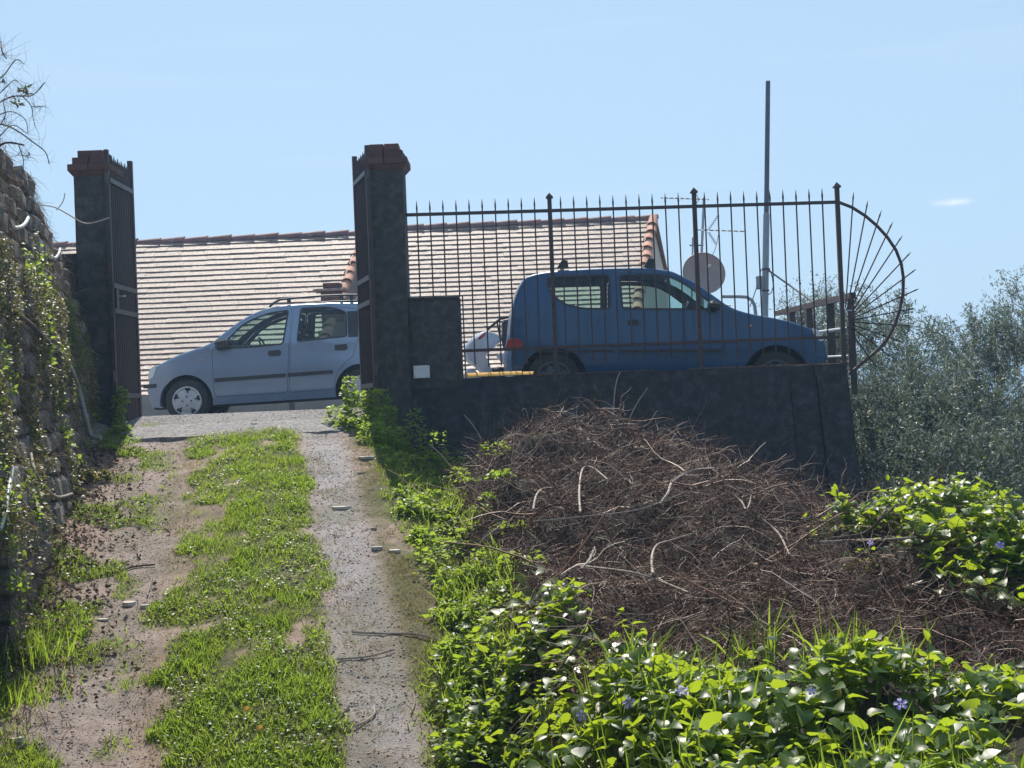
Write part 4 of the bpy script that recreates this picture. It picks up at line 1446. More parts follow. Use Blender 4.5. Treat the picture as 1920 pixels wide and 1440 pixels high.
    # wheels, liners
    for cx in (0.0, S['wb']):
        for side in (-1, 1):
            yo = side*(hw(cx, .5)-0.10)
            w = mk('wheel', MB().lathe([(0.03, 0.0), (wr*.62, 0.0)], 'Y', 24, (cx, yo, wr)), M['underbody'], root)
            tw_ = 0.155
            prof = [(wr*.66, -tw_/2), (wr*.80, -tw_/2-.004), (wr*.95, -tw_/2+.008), (wr, -tw_/2+.03), (wr, tw_/2-.03), (wr*.95, tw_/2-.008), (wr*.8, tw_/2+.004), (wr*.66, tw_/2)]
            mk('tyre', MB().lathe(prof, 'Y', 40, (cx, yo, wr)), M['rubber'], w, smooth=40)
            hc = S['hub']
            yy_ = yo+side*tw_/2
            prof = [(wr*.675, -side*.02), (wr*.67, side*.002), (wr*.60, side*.006), (wr*.54, -side*.004), (wr*.40, side*.004), (wr*.2, side*.010), (wr*.12, side*.012), (0.0, side*.012)]
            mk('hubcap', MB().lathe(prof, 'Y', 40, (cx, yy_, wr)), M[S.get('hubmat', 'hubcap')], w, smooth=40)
            for k in range(hc):
                a = 2*pi*k/hc + .2
                ca, sa = cos(a), sin(a)
                def rp(rad, tang): return Vector((cx+ca*rad-sa*tang, yy_+side*.0085, wr+sa*rad+ca*tang))
                vs = [rp(wr*.36, -.006), rp(wr*.36, .006), rp(wr*.47, .010), rp(wr*.49, .030), rp(wr*.60, .036), rp(wr*.61, -.036), rp(wr*.50, -.030), rp(wr*.47, -.010)]
                vs2 = [v__+Vector((0, side*-.006, 0)) for v__ in vs]
                nn = len(vs)
                mk('hubcap_slot', MB().add(vs+vs2, [tuple(range(nn))]+[(i, (i+1) % nn, nn+(i+1) % nn, nn+i) for i in range(nn)]), M['underbody'], w)
            for k in range(4):
                a = pi/2*k
                mk('wheel_bolt', MB().lathe([(0.0, side*.006), (0.011, side*.006), (0.011, -side*.004)], 'Y', 8, (cx+cos(a)*.058, yy_+side*.010, wr+sin(a)*.058)), M['underbody'], w)
        vs, fs = [], []
        for k in range(15):
            a = -.15 + (pi+.3)*k/14
            vs += [(cx+ar*1.03*cos(a), -(W/2-.04), wr+ar*1.03*S.get('archk', 1)*sin(a)), (cx+ar*1.03*cos(a), W/2-.04, wr+ar*1.03*S.get('archk', 1)*sin(a))]
        fs = [(2*k, 2*k+1, 2*k+3, 2*k+2) for k in range(14)]
        mk('wheel_housing', MB().add(vs, fs), M['underbody'], root, smooth=50)
    mk('underbody', MB().box(((fw+rw)/2, 0, .25), (rw-fw-2*ar, W-.22, .12)), M['underbody'], root)
    mk('front_arch_blocker', MB().box((S['nosewheel'], 0, .42), (2*ar+.1, W-.52, .42)), M['underbody'], root)  # solid box added to stop light showing through the front wheel arches
    mk('rear_arch_blocker', MB().box((S['tailwheel'], 0, .40), (2*ar+.1, W-.52, .36)), M['underbody'], root)  # likewise an added box, blocking the light between the rear arches
    mk('floor', MB().box(((x0+x1)/2, 0, .34), (x1-x0-.5, W-.35, .05)), M['underbody'], root)
    # cabin
    for (nm, c_, sz_, tilt_) in S['cabin']:
        mk(nm, MB().rbox(c_, sz_, 0.05, Matrix.Rotation(tilt_, 3, 'Y')), M['seat'], root)
    c_, tl = S['steer']
    ring = [Vector((0, cos(2*pi*k/24)*.18, sin(2*pi*k/24)*.18)) for k in range(26)]
    R_ = Matrix.Rotation(tl, 3, 'Y')
    sw = mk('steering_wheel', MB().tube([R_ @ p+Vector(c_) for p in ring], 0.013, 6, False), M['black_plastic'], root, smooth=50)
    mk('spoke', MB().bar(R_ @ Vector((0, -.17, 0))+Vector(c_), R_ @ Vector((0, .17, 0))+Vector(c_), .03, .02), M['black_plastic'], sw)
    # mirrors
    for side in (-1, 1):
        mx, mz = L(*S['mirror'])
        y = side*(hw(mx, mz)+.075)
        mk('door_mirror', MB().rbox((mx, y, mz), (S['mirror_size'][0], .16, S['mirror_size'][1]), .03, Matrix.Rotation(S.get('mirror_tilt', 0), 3, 'Y')), M['black_plastic'], root)
    return root, hw

# ---- silver blue hatchback, nose to the left
Fp, Rp = Vector((351.5, 752)), Vector((679, 731))
ex = (Rp-Fp).normalized(); ez = Vector((ex.y, -ex.x))
sc1 = 2.30/(Rp-Fp).length
D1 = sc1*FPX
WR1 = 0.288
def toL1(x, y):
    p = Vector((240+x/4.174, 520+y/4.174))-Fp
    return (p.dot(ex)*sc1, p.dot(ez)*sc1+WR1)
hubp = P(351.5, 752, D1)
pitch1 = -(atan2(-(Rp-Fp).y, (Rp-Fp).x) - 0.040)
silver = dict(
    name='parked_car', label='silver-blue small hatchback with roof rails parked across the gateway', paint='silver_paint',
    loc=(hubp.x-0.0, D1+0.76, hubp.z-WR1), pitch=pitch1, toL=toL1, W=1.58, belt=0.98, tumble=0.30, wb=2.30, wr=WR1, arch=0.345, archk=1.0,
    sill=0.215, xmin=-0.66, xmax=2.86, hub=5, nosewheel=0.0, tailwheel=2.30, planl=.24, planr=.1,
    sil=[(150, 1042, 'b'), (112, 960, 'b'), (100, 885, 'b'), (98, 850, 'b'), (118, 812, 'h'), (148, 745, 'h'), (172, 700, 'h'), (222, 668, 'h'), (300, 628, 'h'), (400, 582, 'h'), (500, 548, 'h'), (590, 518, 'h'), (655, 490, 'w'),
         (740, 418, 'w'), (860, 322, 'w'), (970, 258, 'w'), (1060, 224, 'r'), (1200, 200, 'r'), (1400, 188, 'r'), (1600, 180, 'r'), (1810, 178, 'r'), (1980, 184, 'r'), (2070, 200, 'g'), (2110, 280, 'g'), (2140, 440, 'b'), (2165, 600, 'b'), (2185, 720, 'b'), (2188, 860, 'b'), (2170, 935, 'b')],
    doors=[dict(outline=[(664, 600), (672, 556), (742, 488), (866, 360), (958, 306), (1040, 275), (1112, 252), (1200, 238), (1278, 232), (1266, 520), (1256, 903), (704, 936), (678, 900)],
                windows=[[(770, 560), (768, 500), (882, 376), (966, 325), (1044, 294), (1116, 270), (1254, 250), (1222, 524), (1000, 548)]],
                handles=[[(1102, 578), (1200, 566), (1206, 604), (1190, 616), (1108, 616)]], strip=[[(685, 792), (1243, 751), (1243, 780), (690, 820)]]),
           dict(outline=[(1288, 232), (1560, 212), (1660, 226), (1800, 240), (1826, 300), (1815, 480), (1776, 560), (1770, 620), (1700, 672), (1645, 745), (1616, 880), (1266, 902), (1276, 520)],
                windows=[[(1345, 236), (1560, 224), (1640, 240), (1706, 266), (1722, 464), (1325, 506)]],
                trim=[[(1712, 262), (1800, 258), (1806, 464), (1730, 470)]],
                handles=[[(1622, 530), (1716, 522), (1724, 558), (1708, 570), (1626, 572)]], strip=[[(1258, 750), (1606, 726), (1612, 752), (1258, 779)]])],
    body_windows=[[(1850, 292), (2030, 300), (2060, 440), (1846, 462)]],
    patches=[([(108, 838), (222, 834), (216, 866), (104, 870)], 'black_plastic', 'bumper_strip', 0.008),
             ([(150, 792), (150, 752), (176, 706), (226, 682), (205, 745), (186, 790)], 'headlamp', 'headlamp', 0.005),
             ([(580, 642), (602, 640), (600, 654), (582, 656)], 'orange', 'side_repeater', 0.004),
             ([(2090, 520), (2135, 505), (2160, 650), (2120, 690)], 'tail', 'tail_lamp', 0.004)],
    strips=[(0.60, 0.80, True, 0.55, 0.97, 0.006, 'headlamp_front', 'headlamp'), (0.42, 0.50, True, 0.0, 1.0, 0.006, 'bumper_strip_front', 'black_plastic'), (0.75, 1.0, False, .75, .98, .006, 'tail_lamp_rear', 'tail')],
    cabin=[('dashboard', (0.62, 0, .88), (.45, 1.25, .22), 0.1),
           ('front_seat', (1.18, -.34, .55), (.50, .48, .2), 0), ('seat_back', (1.40, -.34, .83), (.16, .46, .56), .22), ('headrest', (1.49, -.34, 1.20), (.10, .24, .16), .1),
           ('front_seat', (1.18, .34, .55), (.50, .48, .2), 0), ('seat_back', (1.40, .34, .83), (.16, .46, .56), .22), ('headrest', (1.49, .34, 1.20), (.10, .24, .16), .1),
           ('rear_seat', (2.05, 0, .55), (.48, 1.2, .2), 0), ('rear_seat_back', (2.32, 0, .82), (.14, 1.2, .5), .2), ('rear_headrest', (2.40, -.34, 1.10), (.08, .24, .12), .1), ('rear_headrest', (2.40, .34, 1.10), (.08, .24, .12), .1)],
    steer=((0.88, .34, .96), -0.45), mirror=(752, 528), mirror_size=(.17, .14), mirror_tilt=-.12)
car1, hw1 = build_car(silver)
for side in (-1, 1):
    a = [toL1(1092, 226), toL1(1130, 190), toL1(1180, 166), toL1(1300, 154), toL1(1500, 138), toL1(1720, 130), toL1(1900, 132), toL1(1960, 150), toL1(1975, 188)]
    pts_ = [Vector((x, side*(0.585), z-.0)) for x, z in a]
    rr_ = mk('roof_rail', MB().tube(pts_, 0.015, 8), M['black_plastic'], car1, smooth=50)
    for xx_ in (1245, 1660, 1740):
        x, z = toL1(xx_, 158 if xx_ < 1400 else 136)
        mk('rail_foot', MB().rbox((x, side*.585, z-.03), (.05, .03, .06), .008), M['black_plastic'], rr_)
x, z = toL1(560, 524)
for yy_ in (-.2, .35):
    mk('wiper', MB().tube([Vector((x+.10, yy_, z+.05)), Vector((x+.22, yy_+.35, z+.15))], 0.008, 5), M['black_plastic'], car1)

# ---- blue small hatchback, nose to the right
Rq, Fq = Vector((1037, 711)), Vector((1454, 708))
ex2 = (Fq-Rq).normalized(); ez2 = Vector((ex2.y, -ex2.x))
sc2 = 2.20/(Fq-Rq).length
D2 = sc2*FPX
WR2 = 0.268
def toL2(x, y):
    p = Vector((x, y))-Rq
    return (p.dot(ex2)*sc2, p.dot(ez2)*sc2+WR2)
hubq = P(1037, 711, D2)
pitch2 = -(atan2(-(Fq-Rq).y, (Fq-Rq).x) - 0.040)
blue = dict(
    name='parked_car', label='dark blue three-door hatchback with roof rack bars parked behind the spiked fence', paint='blue_paint',
    loc=(hubq.x, D2+0.73, hubq.z-WR2), pitch=pitch2, toL=toL2, W=1.50, belt=0.95, tumble=0.28, wb=2.20, wr=WR2, arch=0.33, archk=0.98,
    sill=0.19, xmin=-0.52, xmax=2.80, hub=9, hubmat='hubcap_shaded', nosewheel=2.20, tailwheel=0.0, planl=.12, planr=.24,
    sil=[(950, 716, 'b'), (943, 700, 'b'), (941, 664, 'b'), (946, 640, 't'), (948, 625, 't'), (950, 598, 'g'), (956, 562, 'g'), (966, 534, 'g'), (980, 513, 't'), (1004, 505, 'r'), (1037, 502.5, 'r'), (1067, 499.5, 'r'), (1110, 497, 'r'), (1150, 496, 'r'), (1208, 495, 'r'), (1231, 497.5, 'r'), (1262, 502, 'w'), (1283, 511, 'w'), (1308, 524, 'w'), (1346, 553, 'w'), (1372, 572, 'h'),
         (1408, 582, 'h'), (1450, 589, 'h'), (1492, 598, 'h'), (1524, 609, 'h'), (1545, 621, 'h'), (1560, 642, 'b'), (1568, 656, 'b'), (1570, 668, 'b'), (1566, 690, 'b'), (1555, 708, 'b')],
    doors=[dict(outline=[(1153, 508), (1200, 506), (1236, 508), (1262, 512), (1284, 522), (1312, 541), (1345, 567), (1352, 580), (1352, 690), (1340, 730), (1168, 732), (1158, 700), (1155, 584)],
                windows=[[(1160, 514), (1200, 512), (1235, 513), (1262, 518), (1284, 530), (1312, 550), (1340, 573), (1340, 581), (1164, 581)]],
                handles=[[(1173, 601), (1192, 599), (1198, 604), (1195, 610), (1176, 610)]], strip=[[(1160, 656), (1350, 655), (1350, 660), (1160, 661)]])],
    body_windows=[[(1022, 520), (1040, 516), (1143, 513), (1144, 581), (1092, 580), (1062, 574), (1040, 560), (1027, 542)]],
    patches=[([(946, 652), (950, 637), (966, 634), (978, 640), (978, 654)], 'tail', 'tail_lamp', 0.006),
             ([(1522, 614), (1534, 617), (1549, 635), (1541, 640), (1530, 633)], 'headlamp', 'headlamp', 0.005),
             ([(1401, 608), (1407, 608), (1407, 613), (1401, 613)], 'orange', 'side_repeater', 0.004),
             ([(1000, 656), (1148, 656), (1148, 661), (1002, 661)], 'black_plastic', 'rub_strip', 0.004)],
    strip_mat='black_plastic',
    strips=[(0.58, 0.68, False, 0.55, 0.97, 0.006, 'headlamp_front', 'headlamp'), (0.55, 0.66, True, .72, .98, .006, 'tail_lamp_rear', 'tail')],
    cabin=[('dashboard', (1.66, 0, .84), (.40, 1.15, .2), -.1),
           ('front_seat', (1.12, -.32, .50), (.48, .46, .2), 0), ('seat_back', (.92, -.32, .74), (.14, .44, .46), -.2),
           ('front_seat', (1.12, .32, .50), (.48, .46, .2), 0), ('seat_back', (.92, .32, .74), (.14, .44, .46), -.2),
           ('rear_seat', (.28, 0, .50), (.44, 1.1, .2), 0), ('rear_seat_back', (.05, 0, .68), (.12, 1.1, .38), -.2)],
    steer=((1.38, .32, .93), 0.45), mirror=(1335, 575), mirror_size=(.12, .10), mirror_tilt=.2)
car2, hw2 = build_car(blue)
for (u, v) in ((1057, 490), (1221, 487)):
    x, z = toL2(u, v+4)
    z2 = toL2(u, 498)[1]
    bar_ = mk('rack_bar', MB().tube([(x, -.60, z+.025), (x, .60, z+.025)], 0.014, 8), M['black_plastic'], car2, smooth=50)
    for side in (-1, 1):
        y = side*.57
        mk('rack_foot', MB().add([(x-.075, y-.02, z2-.015), (x+.045, y-.02, z2-.015), (x+.035, y-.02, z+.045), (x-.02, y-.02, z+.05), (x-.075, y+.02, z2-.015), (x+.045, y+.02, z2-.015), (x+.035, y+.02, z+.045), (x-.02, y+.02, z+.05)],
                                  [(0, 1, 2, 3), (7, 6, 5, 4), (0, 4, 5, 1), (1, 5, 6, 2), (2, 6, 7, 3), (3, 7, 4, 0)]), M['black_plastic'], bar_)
x, z = toL2(1388, 574)
mk('wiper', MB().tube([Vector((x-.05, -.35, z+.03)), Vector((x-.15, .1, z+.1))], 0.008, 5), M['black_plastic'], car2)

# ------------------------------------------------------------------ white scooter behind the blue car
SD = 16.6
so = P(905, 700, SD)
sct = thing('scooter', 'white scooter with red tail lamp standing behind the tail of the blue car', 'scooter', (so.x, SD, -0.09))
def SP(u, v, dy=0.0): return P(u, v, SD) + Vector((0, dy, 0))
def slab(poly, hw_, name, mat, bevel=.25, par=None):
    """solid lens-shaped shell from a side outline"""
    pts_ = smooth_poly(poly, 1)
    n_ = len(pts_)
    cx = sum(p[0] for p in pts_)/n_; cy = sum(p[1] for p in pts_)/n_
    vs, fs = [], []
    lay = [(-1.0, .80), (-.75, .95), (0, 1.0), (.75, .95), (1.0, .80)]
    for (yy_, k) in lay:
        for (u, v) in pts_:
            vs.append(SP(cx+(u-cx)*k, cy+(v-cy)*k, yy_*hw_))
    for a in range(len(lay)-1):
        for i in range(n_):
            j = (i+1) % n_
            fs.append((a*n_+i, a*n_+j, (a+1)*n_+j, (a+1)*n_+i))
    for a, flip in ((0, True), (len(lay)-1, False)):
        c_ = len(vs)
        vs.append(SP(cx, cy, lay[a][0]*hw_*1.06))
        for i in range(n_):
            j = (i+1) % n_
            fs.append((a*n_+i, c_, a*n_+j))
    return mk(name, MB().add(vs, fs), M[mat], par or sct, smooth=40)
slab([(868, 656), (880, 636), (908, 619), (930, 624), (943, 634), (934, 646), (916, 662), (908, 672), (916, 686), (928, 704), (905, 707), (893, 690), (872, 678)], .14, 'tail_body', 'scooter_white')
slab([(893, 637), (909, 622), (914, 626), (900, 640)], .145, 'tail_lamp', 'tail')
slab([(865, 706), (876, 692), (886, 690), (902, 704), (904, 712), (866, 712)], .06, 'rear_mudguard', 'scooter_white')
slab([(930, 668), (936, 662), (960, 661), (985, 664), (985, 690), (950, 690), (934, 674)], .16, 'side_body', 'scooter_white')
slab([(940, 600), (958, 598), (1000, 610), (1060, 606), (1060, 630), (960, 640), (944, 655), (940, 640)], .13, 'seat', 'seat')
rk = mk('luggage_rack', MB().tube([SP(914, 618, -.1), SP(938, 598, -.1), SP(956, 594, -.08)], 0.011, 6), M['black_plastic'], sct)
mk('rack_strut', MB().tube([SP(914, 618, .1), SP(938, 598, .1), SP(956, 594, .08)], 0.011, 6), M['black_plastic'], rk)
for u, v in ((920, 613), (930, 605), (940, 598)):
    mk('rack_strut', MB().tube([SP(u, v, -.1), SP(u, v, .1)], 0.009, 6), M['black_plastic'], rk)
mk('rack_strut', MB().tube([SP(932, 604, -.1), SP(938, 634, -.08)], 0.012, 6), M['black_plastic'], rk)
for u, nm in ((905, 'rear_wheel'), (1085, 'front_wheel')):
    c_ = SP(u, 0)
    c_ = Vector((c_.x, SD, -0.09+.22))
    w = mk(nm, MB().lathe([(0.20, -.05), (.225, -.03), (.235, 0), (.225, .03), (.20, .05), (.12, .045), (.12, -.045)], 'Y', 28, c_, True), M['rubber'], sct, smooth=40)
    mk('rim', MB().lathe([(0.0, -.02), (.12, -.03), (.12, .03), (0.0, .02)], 'Y', 20, c_), M['galv'], w)
slab([(985, 700), (1000, 690), (1050, 692), (1062, 700), (1055, 712), (990, 712)], .15, 'footboard', 'scooter_white')
slab([(1050, 700), (1062, 640), (1072, 592), (1082, 590), (1080, 640), (1068, 705)], .18, 'front_shield', 'scooter_white')
slab([(1066, 712), (1070, 700), (1095, 698), (1108, 712)], .06, 'front_mudguard', 'scooter_white')
mk('handlebar', MB().tube([SP(1076, 580, -.3), SP(1080, 574, -.1), SP(1080, 574, .1), SP(1076, 580, .3)], .014, 8), M['black_plastic'], sct, smooth=50)
# ------------------------------------------------------------------ overgrown stone wall on the left
def lw_top(Y):
    return np.interp(Y, [5, 9, 11.5, 12.4, 13.0, 13.4], [2.05, 2.00, 1.86, 1.76, 1.62, 1.42]) + (fbm(np.asarray(Y)*2.3, np.asarray(Y)*0+3, 3)-.5)*0.18 + (vnoise(np.asarray(Y)*7.0, np.asarray(Y)*0+8)-.5)*.13
def lw_x(Y, z):
    Y, z = np.asarray(Y, float), np.asarray(z, float)
    zb = track_z(Y); zt = 1.75
    k = np.clip((z-zb)/(zt-zb), 0, 1)
    return wall_x(Y) + 0.09 - 0.28*k**1.3 + (fbm(Y*1.3+7, z*1.3, 3)-.5)*0.16
lw = thing('garden_wall', 'old rough stone wall overgrown with dry stems and green weeds, left of the track', 'stone wall', (-3.4, 9.5, -1.5))
ys = np.arange(5.0, 13.48, 0.06)
mb = MB()
nz = 44
rows = []
for Y in ys:
    zt = float(lw_top(Y)); zb = float(track_z(Y))-.35
    row = []
    for j in range(nz+1):
        z = zb+(zt-zb)*j/nz
        row.append((float(lw_x(Y, z))-0.05 + (float(fbm(Y*8, z*8+50, 2))-.5)*.09, Y, z))
    row.append((row[-1][0]-.25, Y, zt+.03))
    row.append((row[-1][0]-.6, Y, zt-.1))
    rows.append(row)
k_ = len(rows[0])
mb.add([p for r_ in rows for p in r_], [(i*k_+j, (i+1)*k_+j, (i+1)*k_+j+1, i*k_+j+1) for i in range(len(rows)-1) for j in range(k_-1)])
e = [rows[-1][j] for j in range(k_)]
mb.add(e+[(p[0]-.6, p[1], p[2]) for p in e], [(j, j+1, k_+j+1, k_+j) for j in range(k_-1)])
mk('wall_core', mb, M['mortar'], lw, smooth=60)
st_mes = []
for s_ in range(6):
    rr = random.Random(s_)
    m0 = MB().rbox((0, 0, 0), (1, 1, 1), .16)
    m0.v = [(x*rr.uniform(.85, 1.1), y*rr.uniform(.85, 1.1), z*rr.uniform(.82, 1.1)) for x, y, z in m0.v]
    st_mes.append(mesh_of('stone', m0, M['stone']))
rr = random.Random(9)
cnt = 0
z = -1.45
slots = []
while z < 1.74:
    h = rr.uniform(.13, .21)
    Y = 7.9
    while Y < 13.32:
        w = rr.uniform(.20, .42)
        zz = z+h/2+rr.uniform(-.02, .02)
        if zz > float(track_z(Y+w/2))+.0 and zz < float(lw_top(Y+w/2))-.02:
            slots.append((Y+w/2, zz, w, h))
        Y += w+.01
    z += h+.008
rr.shuffle(slots)
for (Y, zz, w, h) in slots[:298]:
    x = float(lw_x(Y, zz))
    put('stone', st_mes[rr.randrange(6)], lw, Matrix.Translation((x-.05, Y, zz)) @ Matrix.Rotation(atan2(0.2, 1), 4, 'Z') @ Matrix.Rotation(rr.uniform(-.12, .12), 4, 'X') @ Matrix.Rotation(rr.uniform(-.1, .1), 4, 'Y') @ Matrix.Diagonal((.16, w*.96, h*.95, 1)))

def on_wall(u, v, out_=0.05):
    out_ = out_*.45
    lo, hi = 7.0, 13.4
    f = lambda Y: (lambda p: p.x - float(lw_x(Y, p.z)) - out_)(P(u, v, Y))
    for _ in range(30):
        m_ = (lo+hi)/2
        if f(m_) > 0: lo = m_      # still right of the wall face: go deeper
        else: hi = m_
    return P(u, v, (lo+hi)/2)

# growth on the wall
N = 12000
Y = RNG.uniform(7.6, 13.4, N)
zt, zb = lw_top(Y), track_z(Y)
k = RNG.random(N)
z = zb + (zt-zb)*k + .02
dens = fbm(Y*2.1+3, z*2.3+8, 4)
keep = dens > 0.40
Y, z = Y[keep], z[keep]
x = lw_x(Y, z) + RNG.uniform(-.02, 0.05, len(Y))
d = np.stack([RNG.normal(.16, .28, len(Y)), RNG.normal(-.1, .45, len(Y)), RNG.normal(-1.0, .6, len(Y))], 1)
tw = [twig_t(4, .012, .35, s_) for s_ in range(8)]
scatter('dry_stems', tw, frames(d, rand_dirs(len(Y)), RNG.uniform(.05, .20, len(Y))), np.stack([x, Y, z], 1), M['litter'], RNG.random(len(Y))**.9, parent=lw)['kind'] = 'stuff'
def wall_leaves(N, thr, off, size, name, cols):
    Y = RNG.uniform(7.6, 13.35, N)
    zt, zb = lw_top(Y), track_z(Y)
    z = zb + (zt-zb)*RNG.random(N)*1.01 + .03
    dens = fbm(Y*2.4+off, z*2.2+off, 4)*.75 + .35*fbm(Y*9+off, z*9, 2)
    k = (z-zb)/(zt-zb)
    keep = dens > thr - .06 + 0.9*np.maximum(k-.62, 0) + .5*np.maximum(.30-k, 0)
    Y, z, dens = Y[keep], z[keep], dens[keep]
    n = len(Y)
    x = lw_x(Y, z) + 0.03 + RNG.uniform(0, .12, n)*np.clip(dens-thr+.1, 0, .4)*3
    dr = np.stack([RNG.normal(.7, .4, n), RNG.normal(-.2, .5, n), RNG.normal(.1, .6, n)], 1)
    nr = np.stack([RNG.normal(.5, .3, n), RNG.normal(-.2, .4, n), RNG.normal(.7, .3, n)], 1)
    o = scatter(name, [leaf_t(.35), leaf_t(.28, .1, .3), heart_t()], frames(dr, nr, RNG.uniform(*size, n)), np.stack([x, Y, z], 1), cols, np.clip(RNG.random(n)*.75+(fbm(Y*3, z*3, 2)-.35)*.8, 0, 1), parent=lw)
    o['kind'] = 'stuff'
wall_leaves(52000, .63, 2.0, (.013, .030), 'green_weeds', M['ivy'])
wall_leaves(20000, .70, 31.0, (.018, .04), 'weed_leaves', M['weed'])

def curve_thing(name, pts, r, mat, label, cat, n=8, group=None):
    return single(name, MB().tube(pts, r, n), mat, label, cat, 50, group)
def crv(pts, k=5):
    """smooth polyline through points"""
    out_ = []
    p = [pts[0]]+list(pts)+[pts[-1]]
    for i in range(1, len(p)-2):
        for j in range(k):
            t_ = j/k
            a, b_, c_, d_ = p[i-1], p[i], p[i+1], p[i+2]
            out_.append(0.5*((2*b_)+(c_-a)*t_+(2*a-5*b_+4*c_-d_)*t_*t_+(3*b_-a-3*c_+d_)*t_**3))
    out_.append(pts[-1])
    return out_
curve_thing('hose', crv([on_wall(28, 428, .10), on_wall(40, 425, .13), on_wall(48, 418, .14), on_wall(53, 408, .12)]), 0.014, M['hose'], 'short pale hose end sticking out high on the overgrown wall', 'hose')
curve_thing('hose', crv([on_wall(93, 480, .08), on_wall(103, 484, .12), on_wall(110, 476, .14), on_wall(113, 467, .12)]), 0.014, M['hose'], 'short pale hose end sticking out near the far end of the overgrown wall', 'hose')
curve_thing('hose', crv([on_wall(0, 992, .10), on_wall(8, 965, .13), on_wall(17, 915, .14), on_wall(24, 868, .10)]), 0.013, M['hose'], 'long pale grey hose hanging down the near wall at the left edge', 'hose')
pp = [on_wall(120, 676, .12), on_wall(132, 690, .14), on_wall(146, 725, .16), on_wall(160, 780, .20), on_wall(168, 812, .22)]
pp += [pp[-1]+Vector((.04, -.02, -.035)), pp[-1]+Vector((.10, -.03, -.04))]
curve_thing('drain_pipe', crv(pp, 3), 0.020, M['pipe'], 'grey plastic pipe running down the wall end beside the left pillar', 'pipe', 10)
curve_thing('branch', crv([on_wall(30, 588, .12), on_wall(60, 610, .16), on_wall(90, 640, .16), on_wall(118, 668, .12), on_wall(130, 690, .1)]), [0.018-.0004*i for i in range(21)], M['dark_wood'], 'brown branch slanting down across the overgrown wall', 'branch')
curve_thing('root', crv([on_wall(58, 850, .10), on_wall(66, 885, .14), on_wall(85, 915, .18), on_wall(108, 932, .24), on_wall(135, 926, .30)]), 0.010, M['dead_wood'], 'bent grey root curling out at the foot of the left wall', 'root')
for (u, v, lab) in ((60, 448, 'small curled yellow leaf high on the overgrown wall below the pale hose end'), (91, 471, 'small brownish yellow leaf near the far end of the overgrown wall')):
    p = on_wall(u, v, .12)
    V_, F_ = heart_t(.3, .4)
    mbx = MB()
    for a in (0, 2.1, 4.2):
        R_ = Matrix.Rotation(a, 3, 'Y') @ Matrix.Rotation(.7, 3, 'X')
        mbx.add([R_ @ (Vector(q)*.035)+p for q in V_], F_)
    single('leaf', mbx, M['lichen'], lab, 'leaf')
curve_thing('vine_stem', crv([P(20, 392, 11.2), P(60, 384, 11.5), P(100, 388, 11.8), P(128, 402, 12.3), P(162, 419, 12.8), P(205, 408, 13.2)]), 0.0055, M['dead_wood'], 'thin dry stem sagging across the left gate pillar', 'stem', 5)
curve_thing('vine_stem', crv([P(106, 394, 11.9), P(118, 378, 12), P(122, 362, 12)]), 0.004, M['dead_wood'], 'short dry side stem rising left of the left gate pillar', 'stem', 5)

# bare shrub above the wall, top left
sh_ = thing('bare_shrub', 'tangled bare twiggy shrub on top of the wall at the upper left', 'shrub', P(0, 320, 9.9))
br = [([(-60, 330), (-20, 290), (10, 268), (45, 272)], .012), ([(-60, 300), (-10, 240), (10, 235), (35, 247), (60, 265), (85, 285), (92, 308)], .007),
      ([(-60, 260), (-10, 200), (20, 182), (40, 180), (62, 178), (84, 155)], .007), ([(-50, 220), (-15, 160), (8, 140), (30, 112), (45, 120)], .006),
      ([(-40, 180), (-20, 110), (0, 78), (4, 95), (12, 110)], .005), ([(40, 178), (58, 198), (62, 220), (66, 238)], .004), ([(12, 110), (5, 100), (0, 85)], .004),
      ([(35, 272), (44, 300), (42, 330)], .004), ([(40, 290), (52, 294), (62, 296)], .003), ([(-20, 290), (0, 255), (25, 235), (50, 250)], .005), ([(60, 200), (75, 200), (86, 198)], .003),
      ([(-30, 240), (0, 215), (25, 210), (48, 225), (52, 250)], .005), ([(0, 175), (15, 160), (28, 150), (40, 160)], .004), ([(0, 235), (10, 215), (6, 190), (14, 172)], .004)]
rr = random.Random(21)
tips_ = []
for pts_, r_ in br:
    dd = 9.7+rr.uniform(-.25, .25)
    q = crv([P(u, v, dd+rr.uniform(-.08, .08)) for u, v in pts_], 4)
    mk('branch', MB().tube(q, [r_*(1-.6*i/len(q)) for i in range(len(q))], 5), M['dark_wood'], sh_)
    tips_ += q[2:]
NT = 420
base_ = np.array([tuple(rr.choice(tips_)) for _ in range(NT)])
scatter('twigs', [twig_t(5, .006, .5, s_) for s_ in range(20, 28)], frames(rand_dirs(NT), rand_dirs(NT), RNG.uniform(.06, .22, NT)), base_, M['twigs'], RNG.random(NT)*.5, parent=sh_)['kind'] = 'stuff'
for (u, v, n) in ((48, 172, 26), (33, 196, 10), (44, 296, 3), (5, 150, 8), (20, 240, 6)):
    c_ = P(u, v, 9.7)
    dv = rand_dirs(n, .5)
    scatter('leaves', [leaf_t(.2, .05, .2)], frames(dv, rand_dirs(n), RNG.uniform(.03, .06, n)), np.array([tuple(c_)]*n)+RNG.normal(0, .015, (n, 3)), M['olive'], RNG.random(n)*.6, parent=sh_)

